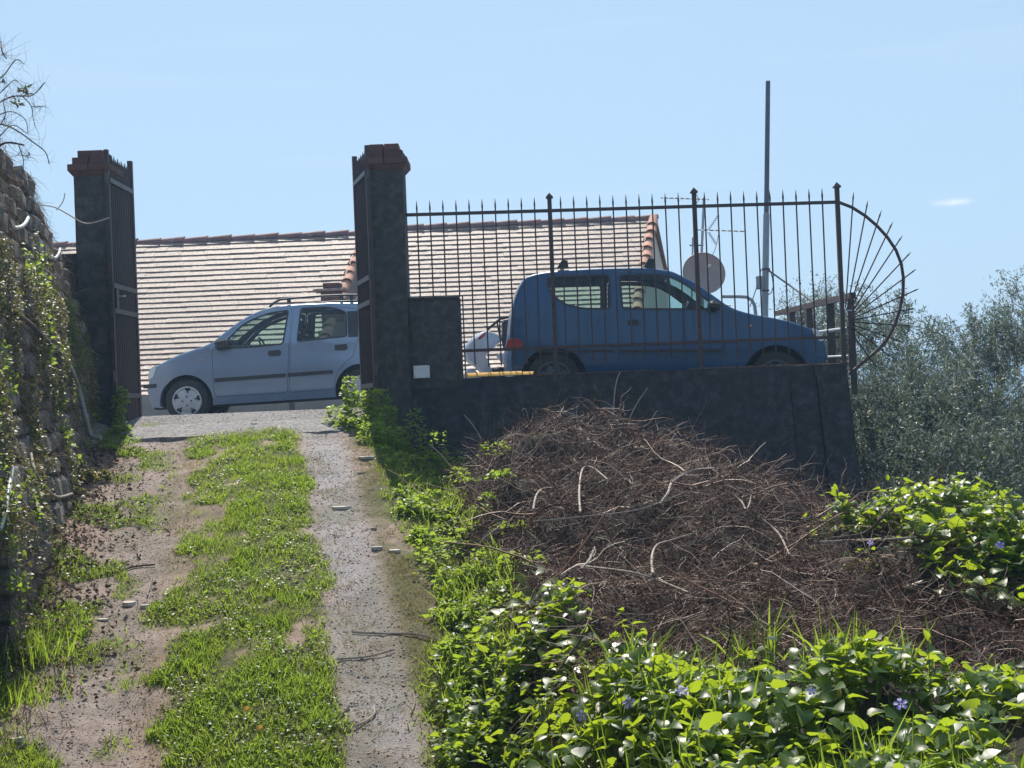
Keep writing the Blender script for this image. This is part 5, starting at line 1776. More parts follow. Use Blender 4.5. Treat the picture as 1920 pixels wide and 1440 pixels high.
# ------------------------------------------------------------------ grass, litter and gravel on the track
def track_points(N, y0=6.3, y1=13.4, power=1.0):
    Y = y0 + (y1-y0)*RNG.random(N)**power
    X = xt(Y) + RNG.uniform(-2.2, 1.9, N)
    ok = X > wall_x(Y)-.1
    return X[ok], Y[ok]
X, Y = track_points(330000, power=1.25)
gd, _, rt = grass_density(X, Y)
rt_ = rt
keep = RNG.random(len(X)) < gd*(0.95-0.6*rt)*np.clip(2.2*fbm(X*5+70, Y*4, 3)-.35, .12, 1)
X, Y = X[keep], Y[keep]
n = len(X)
Z = ground_z(X, Y)
cn = fbm(X*5+2, Y*5+9, 3)
hgt = RNG.uniform(.018, .050, n)*(0.55+1.2*np.clip(cn, .2, .9))
hgt *= np.where(X-xt(Y) < -1.35, 2.0, 1.0)
dv = np.stack([RNG.normal(0, .55, n), RNG.normal(0, .55, n), np.full(n, 1.0)], 1)
col = np.clip(.15+RNG.random(n)*.55 + (fbm(X*2+60, Y*2, 3)-.5)*.9, 0, 1)
o = scatter('grass', [blade_t(.055, .3), blade_t(.05, .6, .2), blade_t(.06, .8, -.3)], frames(dv, rand_dirs(n), hgt), np.stack([X, Y, Z-.003], 1), M['grass'], col)
setp(o, 'bright green grass strip down the middle of the track and along its edges', 'grass', kind='stuff')
# clover-like small leaves in the grass
X, Y = track_points(90000, power=1.3)
gd, s1, _ = grass_density(X, Y)
keep = (RNG.random(len(X)) < gd*.5) & (fbm(X*3+80, Y*3, 3) > .46)
X, Y = X[keep], Y[keep]; n = len(X)
dv = np.stack([RNG.normal(0, 1, n), RNG.normal(0, 1, n), RNG.uniform(.0, .5, n)], 1)
up = np.stack([RNG.normal(0, .35, n), RNG.normal(0, .35, n), np.ones(n)], 1)
o = scatter('clover', [leaf_t(.4, .08, .1), heart_t()], frames(dv, up, RNG.uniform(.010, .024, n)), np.stack([X, Y, ground_z(X, Y)+RNG.uniform(.008, .03, n)], 1), M['weed'])
setp(o, 'small round weed leaves growing among the track grass', 'weeds', kind='stuff')
# short yellowish moss and grass at the edges of the ruts
X, Y = track_points(150000)
gd, _, _ = grass_density(X, Y)
off_ = X-xt(Y); s_ = sh(Y)
edge = np.exp(-((off_-.08-.52)/.10)**2)*.5+np.exp(-((off_-.08+.52)/.16)**2)*.7+sstep(.82, .98, off_)*1.0*(off_ < s_+.3) + sstep(-1.1, -1.3, off_)*.6
keep = RNG.random(len(X)) < np.clip(edge, 0, 1)*sstep(.38, .56, fbm(X*4+20, Y*3+1, 4))*(Y < 13.0)*1.0
X, Y = X[keep], Y[keep]; n = len(X)
dv = np.stack([RNG.normal(0, .8, n), RNG.normal(0, .8, n), np.full(n, 1.0)], 1)
o = scatter('dry_grass', [blade_t(.07, .5), blade_t(.06, .8, .3)], frames(dv, rand_dirs(n), RNG.uniform(.012, .032, n)), np.stack([X, Y, ground_z(X, Y)-.002], 1), M['dry_grass'])
setp(o, 'short yellowish moss and dry grass along the rut edges', 'dry grass', kind='stuff')
# gravel
X, Y = track_points(60000, 6.3, 14.6, 1.2)
off_ = X-xt(Y)
w = np.exp(-((off_+.78)/.32)**4)*.75+np.exp(-((off_-.66)/.24)**4)+.18*(np.abs(off_) < 1.5)+ .5*(Y > 12.8)
gd, _, _ = grass_density(X, Y)
keep = (RNG.random(len(X)) < w*(1-gd*.9)*(.35+.9*fbm(X*3, Y*3+70, 3))) & ((Y < 13.4) | ((X > -3.7) & (X < -1.45)))
X, Y = X[keep], Y[keep]; n = len(X)
sz = .003+.008*RNG.random(n)**2.5
sc = np.stack([sz, sz*RNG.uniform(.6, 1.2, n), sz*RNG.uniform(.35, .8, n)], 1)
ang = RNG.random(n)*2*pi
dv = np.stack([np.cos(ang), np.sin(ang), RNG.normal(0, .15, n)], 1)
o = scatter('gravel', [pebble_t(s__) for s__ in range(6)], frames(dv, np.tile([0, 0, 1.0], (n, 1)), sc), np.stack([X, Y, ground_z(X, Y)+sz*.1], 1), M['pebbles'])
setp(o, 'loose grey gravel in the wheel ruts of the track', 'gravel', kind='stuff')
# dry litter: needles, bits of stem, dead leaves
X, Y = track_points(60000, 6.3, 13.3, 1.1)
off_ = X-xt(Y)
w = .35 + .9*sstep(-.35, -.9, off_) + .6*np.exp(-((off_-1.0)/.2)**2) + 1.0*sstep(.5, .1, X-wall_x(Y))
gd, _, _ = grass_density(X, Y)
keep = RNG.random(len(X)) < .62*w*(1-gd*.75)*(.15+1.5*(fbm(X*2.5+4, Y*4+30, 3)-.2))
X, Y = X[keep], Y[keep]; n = len(X)
ang = RNG.random(n)*2*pi
dv = np.stack([np.cos(ang), np.sin(ang)*.6, RNG.normal(0, .12, n)], 1)
o = scatter('dry_litter', [twig_t(3, .022, .5, s__) for s__ in range(40, 48)], frames(dv, np.tile([0, 0, 1.0], (n, 1)), .015+.075*RNG.random(n)**2.2), np.stack([X, Y, ground_z(X, Y)+.005], 1), M['litter'])
setp(o, 'scattered dry twigs, needles and dead leaves on the track', 'litter', kind='stuff')
# heap of dead leaves and bits at the foot of the left wall
n = 4200
Y = RNG.uniform(7.6, 12.6, n); X = wall_x(Y)+.08+np.abs(RNG.normal(0, .26, n))
dv = rand_dirs(n); dv[:, 2] *= .4
o = scatter('leaf_litter', [leaf_t(.32, .25, .4), leaf_t(.4, .3, -.3), twig_t(3, .03, .6, 51), twig_t(4, .025, .6, 52)], frames(dv, rand_dirs(n, 1.5), RNG.uniform(.012, .045, n)), np.stack([X, Y, ground_z(X, Y)+.01+RNG.random(n)*.03], 1), M['litter'])
setp(o, 'brown dead leaves and sticks banked along the foot of the left wall', 'litter', kind='stuff')

def ground_at(u, v):
    lo, hi = 4.0, 16.0
    for _ in range(36):
        m_ = (lo+hi)/2
        p = P(u, v, m_)
        if p.z > float(ground_z(p.x, p.y)): lo = m_
        else: hi = m_
    return P(u, v, lo)
rr = random.Random(4)
def flat_stone(u, v, w, h, label, mat='pale_stone', name='flat_stone', par=None):
    h = h*.75
    p = ground_at(u, v)
    sc_ = p.y/FPX
    a, b_ = w*sc_/2, w*sc_*rr.uniform(.3, .45)
    n_ = 9
    hh = h*sc_*.45
    ring = [(cos(2*pi*k/n_)*a*rr.uniform(.8, 1.1), sin(2*pi*k/n_)*b_*rr.uniform(.8, 1.1)) for k in range(n_)]
    vs = [(p.x+x, p.y+y, p.z-.01) for x, y in ring]+[(p.x+x*.97, p.y+y*.97, p.z+hh*rr.uniform(.85, 1.1)) for x, y in ring]+[(p.x, p.y, p.z+hh*1.12)]
    fs = [(k, (k+1) % n_, n_+(k+1) % n_, n_+k) for k in range(n_)]+[(n_+k, n_+(k+1) % n_, 2*n_) for k in range(n_)]
    return single(name, MB().add(vs, fs), M[mat], label, 'stone', group='loose stones on the track')
for a in ((740, 1034, 28, 10, 'pale round stone, right one of the pair beside the right rut'), (708, 1028, 24, 10, 'pale stone, left one of the pair beside the right rut'),
          (701, 992, 13, 10, 'small pale upright stone beside the right rut above the pair'), (636, 952, 42, 8, 'flat pale stone slab lying in the right rut'),
          (676, 887, 16, 6, 'small white flat stone near the top of the right verge'), (688, 858, 34, 7, 'flat stone at the verge below the weeds by the pillar'),
          (241, 1132, 28, 12, 'brown square-edged stone with dark front in the left rut'), (192, 1162, 26, 6, 'flat pinkish stone in the left rut below the brown stone'),
          (272, 1137, 20, 9, 'pale stone just right of the brown stone in the left rut'), (300, 1140, 24, 7, 'flat pale stone at the grass edge right of the left rut'),
          (475, 795, 14, 5, 'small white stone on the tarmac lip in the gateway'), (602, 1245, 18, 8, 'white stone at the grass edge by the right rut'),
          (30, 1385, 34, 7, 'flat pale stone low in the left rut near the picture corner')):
    flat_stone(*a)
def stick(us, r, label, mat='dead_wood', lift=.012):
    pts_ = [ground_at(u, v)+Vector((0, 0, lift)) for u, v in us]
    return curve_thing('stick', crv(pts_, 3), r, M[mat], label, 'stick', 5, 'sticks lying on the track')
stick([(660, 1189), (720, 1192), (780, 1193), (822, 1203)], .006, 'long thin stick lying straight across the right rut')
stick([(632, 1240), (690, 1235), (740, 1222)], .005, 'thin stick slanting up to the right across the right rut')
stick([(640, 1373), (680, 1360), (702, 1342), (700, 1330)], .006, 'bent stick in the lower right rut')
stick([(618, 1356), (640, 1345), (655, 1328)], .006, 'dark short stick at the grass edge of the lower right rut', 'dark_wood')
stick([(770, 1342), (778, 1322), (774, 1300)], .004, 'thin upright stick at the right edge of the right rut')
stick([(0, 1424), (25, 1412), (50, 1400)], .007, 'brown stick in the lower left rut corner', 'dark_wood')
stick([(180, 1084), (215, 1078), (250, 1066), (290, 1062)], .006, 'dark stick across the left rut', 'dark_wood')
stick([(280, 1110), (286, 1085), (276, 1120)], .005, 'curled pale stick above the brown stone')
stick([(65, 1066), (95, 1060), (108, 1062)], .011, 'thick broken stick at the foot of the left wall')
stick([(160, 880), (172, 890), (176, 893)], .012, 'short pale stick by the reddish plant at the wall foot')
stick([(120, 1098), (140, 1104), (146, 1106)], .009, 'pale stick below the broken stick at the wall foot')

def flower_mesh(p, r, np_, mat, tilt, name, parent=None, label=None):
    mbf = MB()
    R_ = Matrix.Rotation(tilt[0], 3, 'X') @ Matrix.Rotation(tilt[1], 3, 'Y')
    for k in range(np_):
        a = 2*pi*k/np_
        Rz = Matrix.Rotation(a, 3, 'Z')
        V_ = [(0, .12, 0), (-.30, .55, .1), (-.34, .95, .02), (.18, 1.0, .0), (.30, .60, .1), (0, .55, .04)]
        F_ = [(0, 5, 1), (0, 4, 5), (1, 5, 2), (5, 3, 2), (5, 4, 3)]
        mbf.add([R_ @ (Rz @ (Vector(q)*r))+p for q in V_], F_)
    mbf.add([R_ @ (Vector((cos(2*pi*k/6)*.14, sin(2*pi*k/6)*.14, .05))*r)+p for k in range(6)], [(0, 1, 2, 3, 4, 5)])
    if parent is not None:
        return mk(name, mbf, M[mat], parent)
    return mbf
for (u, v, lab) in ((463, 1348, 'orange-yellow flower in the middle grass strip, the upper one'), (488, 1384, 'orange-yellow flower in the middle grass strip, nearest the camera')):
    p = ground_at(u, v)+Vector((0, 0, .05))
    fl = thing('yellow_flower', lab, 'flower', p-Vector((0, 0, .05)), group='yellow flowers in the grass')
    flower_mesh(p, .017, 11, 'yellow_petal', (.9, .1), 'flower_head', fl)
    flower_mesh(p+Vector((0, 0, .003)), .011, 9, 'yellow_petal', (.7, -.2), 'flower_centre', fl)
    mk('stem', MB().tube([p-Vector((0, 0, .06)), p], .0015, 4), M['stem'], fl)

# ------------------------------------------------------------------ overgrown bank right of the track
def bank_z(X, Y):
    X, Y = np.asarray(X, float), np.asarray(Y, float)
    b0 = np.interp(Y, [3.0, 4.2, 5.0, 6.0, 7.0, 8.0, 10.0, 12.2, 13.0, 13.45], [-1.20, -1.17, -1.14, -1.06, -1.03, -1.00, -.82, -.80, -1.10, -1.35])
    g_ = lambda x0, y0, a, sx, sy: a*np.exp(-((X-x0)/sx)**2/2-((Y-y0)/sy)**2/2)
    z = b0 + g_(.45, 11.3, .50, .66, 1.0) + g_(1.55, 10.2, .22, .55, .9) + g_(2.6, 8.0, .20, .75, .7) + g_(2.2, 6.3, -.16, .7, .5) + g_(-.2, 6.6, .12, .35, .7)
    z = z - .38*np.maximum(X-1.5, 0)*sstep(8.8, 10.2, Y) + (fbm(X*4+25, Y*4, 3)-.5)*.34*sstep(5.8, 6.6, Y) + (fbm(X*1.7+5, Y*1.7, 4)-.5)*.34 + (fbm(X*6, Y*6+11, 2)-.5)*.10
    # falls to the track on the left
    e = xt(Y)+sh(Y)+.12
    w = sstep(0.0, .55, X-e)
    gz = ground_z(X, Y)
    return np.where(Y < 13.5, gz*(1-w)+np.maximum(z, gz)*w, gz)
bx, by = np.arange(-1.6, 4.6, .06), np.arange(3.0, 13.5, .06)
BX, BY = np.meshgrid(bx, by)
BZ = bank_z(BX, BY) - .11 + (fbm(BX*11, BY*11, 2)-.5)*.05
ok = BX > xt(BY)+sh(BY)-.05
nyb, nxb = BX.shape
mb = MB()
mb.v = [tuple(p) for p in np.stack([BX, BY, BZ], -1).reshape(-1, 3)]
mb.f = [(j*nxb+i, j*nxb+i+1, (j+1)*nxb+i+1, (j+1)*nxb+i) for j in range(nyb-1) for i in range(nxb-1) if ok[j, i] and ok[j+1, i]]
bank = mk('bank', mb, pm('dark_leaf_mould', [(0.3, (0.018, 0.013, 0.010)), (0.7, (0.05, 0.036, 0.027))], 14, 1.0, 1.0, 30, bdist=.03), None, smooth=60, kind='structure')

def zone_leaf(X, Y):
    """1 where broad leaves cover the bank, 0 where dead brambles show"""
    n1 = (fbm(X*2.3+50, Y*2.3, 3)-.5)
    front = sstep(5.75, 5.45, Y+n1*.8 + .12*np.maximum(X-1.2, 0))
    arm = sstep(7.3, 6.9, Y+n1*.8)*sstep(.22, .04, X+n1*.3-.06)
    right = sstep(1.0, .75, np.sqrt(((X-2.85)/1.15)**2+((Y-8.0)/1.15)**2)+n1*.7)
    return np.clip(front+arm+right, 0, 1)

# dead bramble twigs
N = 60000
Y = 5.6+7.7*RNG.random(N)**1.0
X = RNG.uniform(-1.2, 4.1, N)
e = xt(Y)+sh(Y)+.25
keep = (X > e+.10*RNG.normal(size=N)) & (RNG.random(N) > zone_leaf(X, Y)*.85) & (X < 960/FPX*Y*1.12) & ~((X > 2.3) & (Y > 11.8)) 
X, Y = X[keep], Y[keep]; n = len(X)
Z = bank_z(X, Y)+RNG.normal(-.02, .045, n)
a = .005
gx_ = (bank_z(X+.08, Y)-bank_z(X-.08, Y))/.16
ang = RNG.normal(0, 1.2, n)
dv = np.stack([np.cos(ang), np.sin(ang), gx_*np.cos(ang)+RNG.normal(0, .42, n)], 1)
flip = RNG.random(n) < .5
dv[flip] *= -1
ln = .05+.36*RNG.random(n)**1.9
tw2 = [twig_t(5, .0078, .50, s__) for s__ in range(60, 74)]
tn = np.clip(RNG.normal(.38, .32, n)+(fbm(X*2+9, Y*2, 3)-.5)*.5, 0, 1)
o = scatter('bramble_heap', tw2, frames(dv, rand_dirs(n), ln), np.stack([X, Y, Z], 1), M['twigs'], tn)
setp(o, 'heap of dead brown bramble stems in front of the concrete wall', 'bramble heap', kind='stuff')
n = 210
Y = RNG.uniform(6.0, 12.4, n); X = RNG.uniform(-.6, 3.2, n)
keep = (X > xt(Y)+sh(Y)+.35) & (RNG.random(n) > zone_leaf(X, Y)) & (X < .35*Y) & ~((X > 2.2) & (Y > 11.5))
X, Y = X[keep], Y[keep]; n = len(X)
ang = RNG.normal(0, 1.0, n)
dv = np.stack([np.cos(ang), np.sin(ang), RNG.normal(.05, .3, n)], 1); dv[RNG.random(n) < .5] *= -1
o = scatter('thick_stems', [twig_t(7, .012, .38, s__) for s__ in range(110, 118)], frames(dv, rand_dirs(n), RNG.uniform(.25, .75, n)), np.stack([X, Y, bank_z(X, Y)+RNG.uniform(-.02, .05, n)], 1), M['twigs'], np.clip(RNG.normal(.62, .2, n), 0, 1))
setp(o, 'thicker pale bramble canes lying through the heap', 'bramble canes', kind='stuff')
# finer bits and dead leaves in the heap
N = 26000
Y = 5.6+7.4*RNG.random(N); X = RNG.uniform(-1.2, 4.1, N)
keep = (X > xt(Y)+sh(Y)+.2) & (RNG.random(N) > zone_leaf(X, Y)*.6) & (X < 960/FPX*Y*1.12) & ~((X > 2.3) & (Y > 11.8))
X, Y = X[keep], Y[keep]; n = len(X)
dv = rand_dirs(n)
o = scatter('dead_leaves', [leaf_t(.3, .2, .3), twig_t(3, .03, .5, 81), twig_t(3, .03, .7, 82), lance_t(.12, .3)], frames(dv, rand_dirs(n), RNG.uniform(.012, .05, n)), np.stack([X, Y, bank_z(X, Y)+RNG.normal(-.02, .04, n)], 1), M['litter'], np.clip(RNG.random(n)**1.6, 0, 1))
setp(o, 'small dead leaves caught in the bramble heap', 'dead leaves', kind='stuff')

def on_bank(u, v, lift=.06):
    lo, hi = 3.2, 13.4
    for _ in range(36):
        m_ = (lo+hi)/2
        p = P(u, v, m_)
        if p.z > float(bank_z(p.x, p.y))+lift: lo = m_
        else: hi = m_
    return P(u, v, lo)
DB = [([(1238, 945), (1252, 925), (1262, 902), (1300, 882), (1340, 878)], .010, 'pale thick dead branch curving over the middle of the bramble heap', 'dead_wood'),
      ([(1088, 960), (1086, 920), (1092, 880), (1110, 876), (1140, 900)], .008, 'pale hooked dead stem upper centre of the bramble heap', 'dead_wood'),
      ([(1090, 1068), (1105, 1050), (1115, 1026)], .010, 'short pale branch low in the centre of the heap', 'dead_wood'),
      ([(1224, 1075), (1222, 1045), (1232, 1022), (1262, 1012), (1300, 1000)], .008, 'pale curved dead stem right of centre in the heap', 'dead_wood'),
      ([(1000, 955), (1005, 930), (1016, 917), (1035, 914)], .008, 'small pale hooked stem at the left of the heap', 'dead_wood'),
      ([(1045, 1262), (1065, 1232), (1085, 1205), (1100, 1172), (1112, 1140)], .007, 'reddish brown forked branch above the broad leaves', 'dark_wood'),
      ([(955, 1152), (980, 1185), (1010, 1215), (1030, 1235), (1060, 1240)], .006, 'thin dark branch crossing the forked branch above the broad leaves', 'dark_wood'),
      ([(1540, 1018), (1600, 1014), (1660, 1012), (1715, 1008)], .011, 'long straight branch reaching right over the green leaves', 'dead_wood'),
      ([(1560, 1010), (1620, 1000), (1655, 970), (1682, 944)], .010, 'dark branch slanting up right above the straight branch', 'dark_wood'),
      ([(1000, 978), (1100, 968), (1200, 955), (1290, 920)], .006, 'long thin stem lying level across the upper heap', 'dead_wood'),
      ([(1080, 1060), (1180, 1072), (1240, 1090), (1290, 1110)], .006, 'long thin stem lying across the lower heap', 'dead_wood'),
      ([(1376, 930), (1390, 940), (1400, 955), (1408, 930), (1402, 912)], .007, 'looped pale stem at the right of the heap', 'dead_wood'),
      ([(870, 778), (885, 795), (900, 820), (904, 850)], .006, 'arching dry stem left of the heap before the dark wall', 'dead_wood'),
      ([(1430, 975), (1460, 1000), (1480, 1040)], .008, 'pale branch at the right end of the heap', 'dead_wood')]
for pts_, r_, lab, mt_ in DB:
    q = crv([on_bank(u, v, .10+.02*rr.random()) for u, v in pts_], 4)
    curve_thing('dead_branch', q, [r_*(1-.5*i/len(q)) for i in range(len(q))], M[mt_], lab, 'branch', 6, 'loose branches on the bramble heap')
# stems standing up against the wall: fixed depth just in front of it
for pts_, r_, lab in (([(1150, 776), (1152, 740), (1157, 712), (1163, 698)], .006, 'thin pale dry stem standing up before the dark wall'),
                      ([(1180, 785), (1195, 755), (1214, 728)], .005, 'reddish dry stem slanting up before the dark wall'),
                      ([(1000, 812), (992, 790), (985, 766), (978, 770)], .004, 'dry stem arching above the left of the heap'),
                      ([(1275, 815), (1268, 800), (1290, 790)], .004, 'small dry stem above the right shoulder of the heap'),
                      ([(1190, 805), (1215, 795), (1228, 775), (1233, 770)], .006, 'pale curved stem on the crest of the heap'),
                      ([(1245, 797), (1262, 810), (1272, 822)], .005, 'thin stem right of the heap crest')):
    q = crv([P(u, v, 11.6) for u, v in pts_], 4)
    curve_thing('dry_stem', q, [r_*(1-.5*i/len(q)) for i in range(len(q))], M['dead_wood'], lab, 'stem', 5, 'dry stems rising from the bramble heap')
# many thin arching stems that break the outline of the heap
n = 520
X = RNG.uniform(-.5, 2.9, n); Y = RNG.uniform(9.0, 12.2, n)
dv = np.stack([RNG.normal(0, .8, n), RNG.normal(0, .4, n), np.abs(RNG.normal(.5, .5, n))], 1)
o = scatter('thin_stems', [twig_t(6, .004, .35, s__) for s__ in range(90, 98)], frames(dv, rand_dirs(n), RNG.uniform(.15, .42, n)), np.stack([X, Y, bank_z(X, Y)], 1), M['twigs'], .5+.4*RNG.random(n))
setp(o, 'thin arching bramble stems sticking out of the heap', 'bramble stems', kind='stuff')

# broad leaf cover
def cover(name, N, y0, y1, x0, x1, size, templ, mat, lab, cat, lift=.05, up=1.3, thr=None, tmode=0, gaps=.43):
    Y = RNG.uniform(y0, y1, N); X = RNG.uniform(x0, x1, N)
    zl = zone_leaf(X, Y)
    e = xt(Y)+sh(Y)
    gap = sstep(gaps-.03, gaps+.07, fbm(X*4.5+90, Y*4.5, 3) + .12*(X < .7))
    keep = (RNG.random(N) < zl*gap) & (X > e-.02) & (X < 960/FPX*Y*1.15+.1)
    X, Y = X[keep], Y[keep]; n = len(X)
    ang = RNG.normal(-pi/2, 1.1, n)
    dv = np.stack([np.cos(ang), np.sin(ang), RNG.normal(-.10, .32, n)], 1)
    nr = np.stack([RNG.normal(-.1, .5, n), RNG.normal(.55, .55, n), np.full(n, up)], 1)
    h_ = RNG.random(n)
    o = scatter(name, templ, frames(dv, nr, RNG.uniform(*size, n)*(0.75+.5*RNG.random(n))), np.stack([X, Y, bank_z(X, Y)-.06+lift*2.6*h_+.16*np.maximum(fbm(X*5+31, Y*5, 2)-.55, 0)/.45*h_], 1), mat, RNG.random(n), smooth=False)
    setp(o, lab, cat, kind='stuff')
cover('broad_leaf_cover', 25000, 4.0, 7.4, -.7, 3.2, (.034, .066), [heart_t(.12, .25), heart_t(.2, .4), heart_t(.05, .1), leaf_t(.42, .1, .2)], M['broad'], 'glossy heart-shaped leaves covering the near bank', 'ground cover')
cover('leaf_cover', 13500, 6.8, 9.3, 1.5, 4.0, (.035, .07), [heart_t(.12, .25), heart_t(.2, .4), leaf_t(.38, .1, .2)], M['broad'], 'bright green leaves covering the bank at the right, below the olive trees', 'ground cover')
cover('small_leaf_cover', 14000, 4.0, 9.3, -.7, 4.0, (.022, .045), [leaf_t(.3, .1, .2), leaf_t(.22, .1, .1)], M['weed'], 'small pointed leaves between the broad leaves of the bank', 'ground cover', .06)
# grass blades among the leaves
N = 5200
Y = RNG.uniform(4.1, 6.0, N); X = RNG.uniform(.1, 2.6, N)
keep = (fbm(X*2.2+15, Y*2.2+3, 3) > .56) & (X < .36*Y*1.1)
X, Y = X[keep], Y[keep]; n = len(X)
dv = np.stack([RNG.normal(0, .45, n), RNG.normal(0, .45, n), np.ones(n)], 1)
o = scatter('long_grass', [blade_t(.018, .35), blade_t(.015, .6, .2), blade_t(.02, .15, -.15)], frames(dv, rand_dirs(n), RNG.uniform(.10, .26, n)), np.stack([X, Y, bank_z(X, Y)-.04], 1), M['grass'], RNG.random(n)*.8)
setp(o, 'long grass blades growing up through the broad leaves', 'grass', kind='stuff')

# plants whose leaves are pieces of their own
leaf_mes = []
for V_, F_ in (heart_t(.12, .25), heart_t(.22, .38), heart_t(.05, .15), heart_t(.16, .5)):
    leaf_mes.append(mesh_of('leaf', MB().add(V_, F_), M['broad_obj'], 60))
point_mes = [mesh_of('leaf', MB().add(*leaf_t(.30, .14, .18)), M['broad_obj'], 60), mesh_of('leaf', MB().add(*leaf_t(.25, .2, .05)), M['broad_obj'], 60)]
plants = [((905, 1395), 'broad-leaved plant nearest the track in the bottom foreground'), ((1010, 1330), 'broad-leaved plant left of the violet flowers'),
          ((880, 1290), 'broad-leaved plant at the track edge beside the forked branch'), ((930, 1190), 'broad-leaved plant at the top of the leaves beside the track'),
          ((1150, 1400), 'broad-leaved plant below the pair of violet flowers'), ((1290, 1410), 'broad-leaved plant in the long grass at the bottom centre'),
          ((1480, 1400), 'broad-leaved plant at the bottom right of centre'), ((1640, 1345), 'broad-leaved plant beside the violet flower at the lower right'),
          ((1820, 1400), 'broad-leaved plant in the bottom right corner'), ((1760, 1030), 'broad-leaved plant under the long straight branch at the right'),
          ((1850, 1110), 'broad-leaved plant below the violet flower at the right edge')]
rr = random.Random(77)
for (u, v), lab in plants:
    c_ = on_bank(u, v, .03)
    t = thing('broad_leaved_plant', lab, 'plant', c_-Vector((0, 0, .08)), group='broad-leaved plants on the bank')
    nl = 27
    stems = MB()
    for k in range(nl):
        a = rr.uniform(0, 2*pi); rad = .24*sqrt(rr.random())
        x_, y_ = c_.x+cos(a)*rad, c_.y+sin(a)*rad*1.1
        z_ = float(bank_z(x_, y_))+rr.uniform(.05, .13)
        s_ = rr.uniform(.05, .082)
        yaw = rr.gauss(pi, 1.0)
        R4 = Matrix.Rotation(yaw, 4, 'Z') @ Matrix.Rotation(rr.gauss(.30, .38), 4, 'X') @ Matrix.Rotation(rr.gauss(0, .38), 4, 'Y')
        put('leaf', rr.choice(leaf_mes), t, Matrix.Translation((x_, y_, z_)) @ R4 @ Matrix.Scale(s_, 4))
        p0 = Vector((c_.x+(x_-c_.x)*.5, c_.y+(y_-c_.y)*.5, c_.z-.09)); p1 = Vector((x_, y_, z_))
        stems.add(*(lambda m_: (m_.v, m_.f))(MB().tube([p0, (p0+p1)/2+Vector((0, 0, .03)), p1], .0014, 4)))
    mk('stems', stems, M['stem'], t, kind='stuff')
shoots = [((1398, 1290), 1236, 'front'), ((1470, 1300), 1240, 'front'), ((1545, 1290), 1212, 'front'), ((1612, 1300), 1245, 'front'), ((1690, 1310), 1258, 'front'), ((1740, 1345), 1205, 'tall'), ((1810, 1370), 1310, 'front'),
          ((1665, 960), 905, 'back'), ((1790, 950), 915, 'back'), ((1855, 960), 918, 'back'), ((1900, 965), 910, 'back'), ((1155, 1340), 1260, 'left'), ((1250, 1370), 1250, 'left'), ((1845, 900), 862, 'lone'), ((1625, 975), 925, 'back'), ((1710, 965), 925, 'back'), ((1745, 960), 930, 'back'), ((1820, 965), 925, 'back'), ((1880, 985), 935, 'back'), ((1000, 1400), 1340, 'left')]
labs = {'front': 'young upright shoot with pointed leaves along the front edge of the dark brambles', 'tall': 'tallest young shoot with paired leaves standing before the dark brambles at the right',
        'back': 'young leafy shoot on the right bank against the olive trees', 'left': 'young upright shoot among the broad leaves in the bottom centre', 'lone': 'lone leafy shoot tip standing against the olive tree at the right'}
_seen = {}
_ord = ['first', 'second', 'third', 'fourth', 'fifth', 'sixth', 'seventh', 'eighth', 'ninth', 'tenth']
shoots.sort(key=lambda s_: s_[0][0])
for (u, v), vt, kd in shoots:
    c_ = on_bank(u, v, .0)
    top = P(u, vt, c_.y-.02)
    if top.z < c_.z+.08: top = c_+Vector((0, 0, .10))
    _k = _seen.get(kd, 0); _seen[kd] = _k+1
    _pre = _ord[_k]+' from the left: ' if kd in ('front', 'back') else ({0: 'left: ', 1: 'middle: ', 2: 'lowest: '}[_k] if kd == 'left' else '')
    t = thing('leafy_shoot', (_pre+labs[kd].replace('young upright ', 'young ').replace('with pointed leaves ', '')), 'plant shoot', c_, group='young shoots on the bank, '+kd)
    mk('stem', MB().tube([c_-Vector((0, 0, .05)), (c_+top)/2+Vector((.008, 0, 0)), top], [.0025, .002, .0012], 5), M['stem'], t)
    h_ = top.z-c_.z
    nlv = max(2, int(h_/.045))
    for k in range(nlv):
        f_ = .35+.65*k/max(1, nlv-1)
        for sd in (0, 1):
            p = c_*(1-f_)+top*f_
            R4 = Matrix.Rotation(rr.uniform(-.3, .3)+k*1.3+sd*pi, 4, 'Z') @ Matrix.Rotation(.25+.9*(f_ > .95)+rr.uniform(-.2, .2), 4, 'X')
            put('leaf', rr.choice(point_mes), t, Matrix.Translation(p) @ R4 @ Matrix.Scale(rr.uniform(.04, .06), 4))
for (u, v, lab) in ((1180, 1318, 'violet periwinkle flower, the bright one in the bottom centre'), (1092, 1342, 'pale violet periwinkle flower left of the bright one'), (1278, 1295, 'half hidden violet periwinkle flower in the long grass'),
                    (1521, 1296, 'small violet periwinkle flower between the leafy shoots'), (1689, 1320, 'largest violet periwinkle flower at the lower right'), (1875, 1022, 'violet periwinkle flower near the right edge below the olives'), (1632, 1018, 'tiny violet flower under the long straight branch')):
    c_ = on_bank(u, v, .13)
    t = thing('periwinkle_flower', lab, 'flower', c_-Vector((0, 0, .1)), group='violet periwinkle flowers')
    flower_mesh(c_, .024 if 'tiny' not in lab and 'small' not in lab else .016, 5, 'petal', (rr.uniform(.7, 1.2), rr.uniform(-.3, .3)), 'petals', t)
    mk('stem', MB().tube([c_-Vector((0, 0, .12)), c_-Vector((0, -.01, .0))], .0014, 4), M['stem'], t)
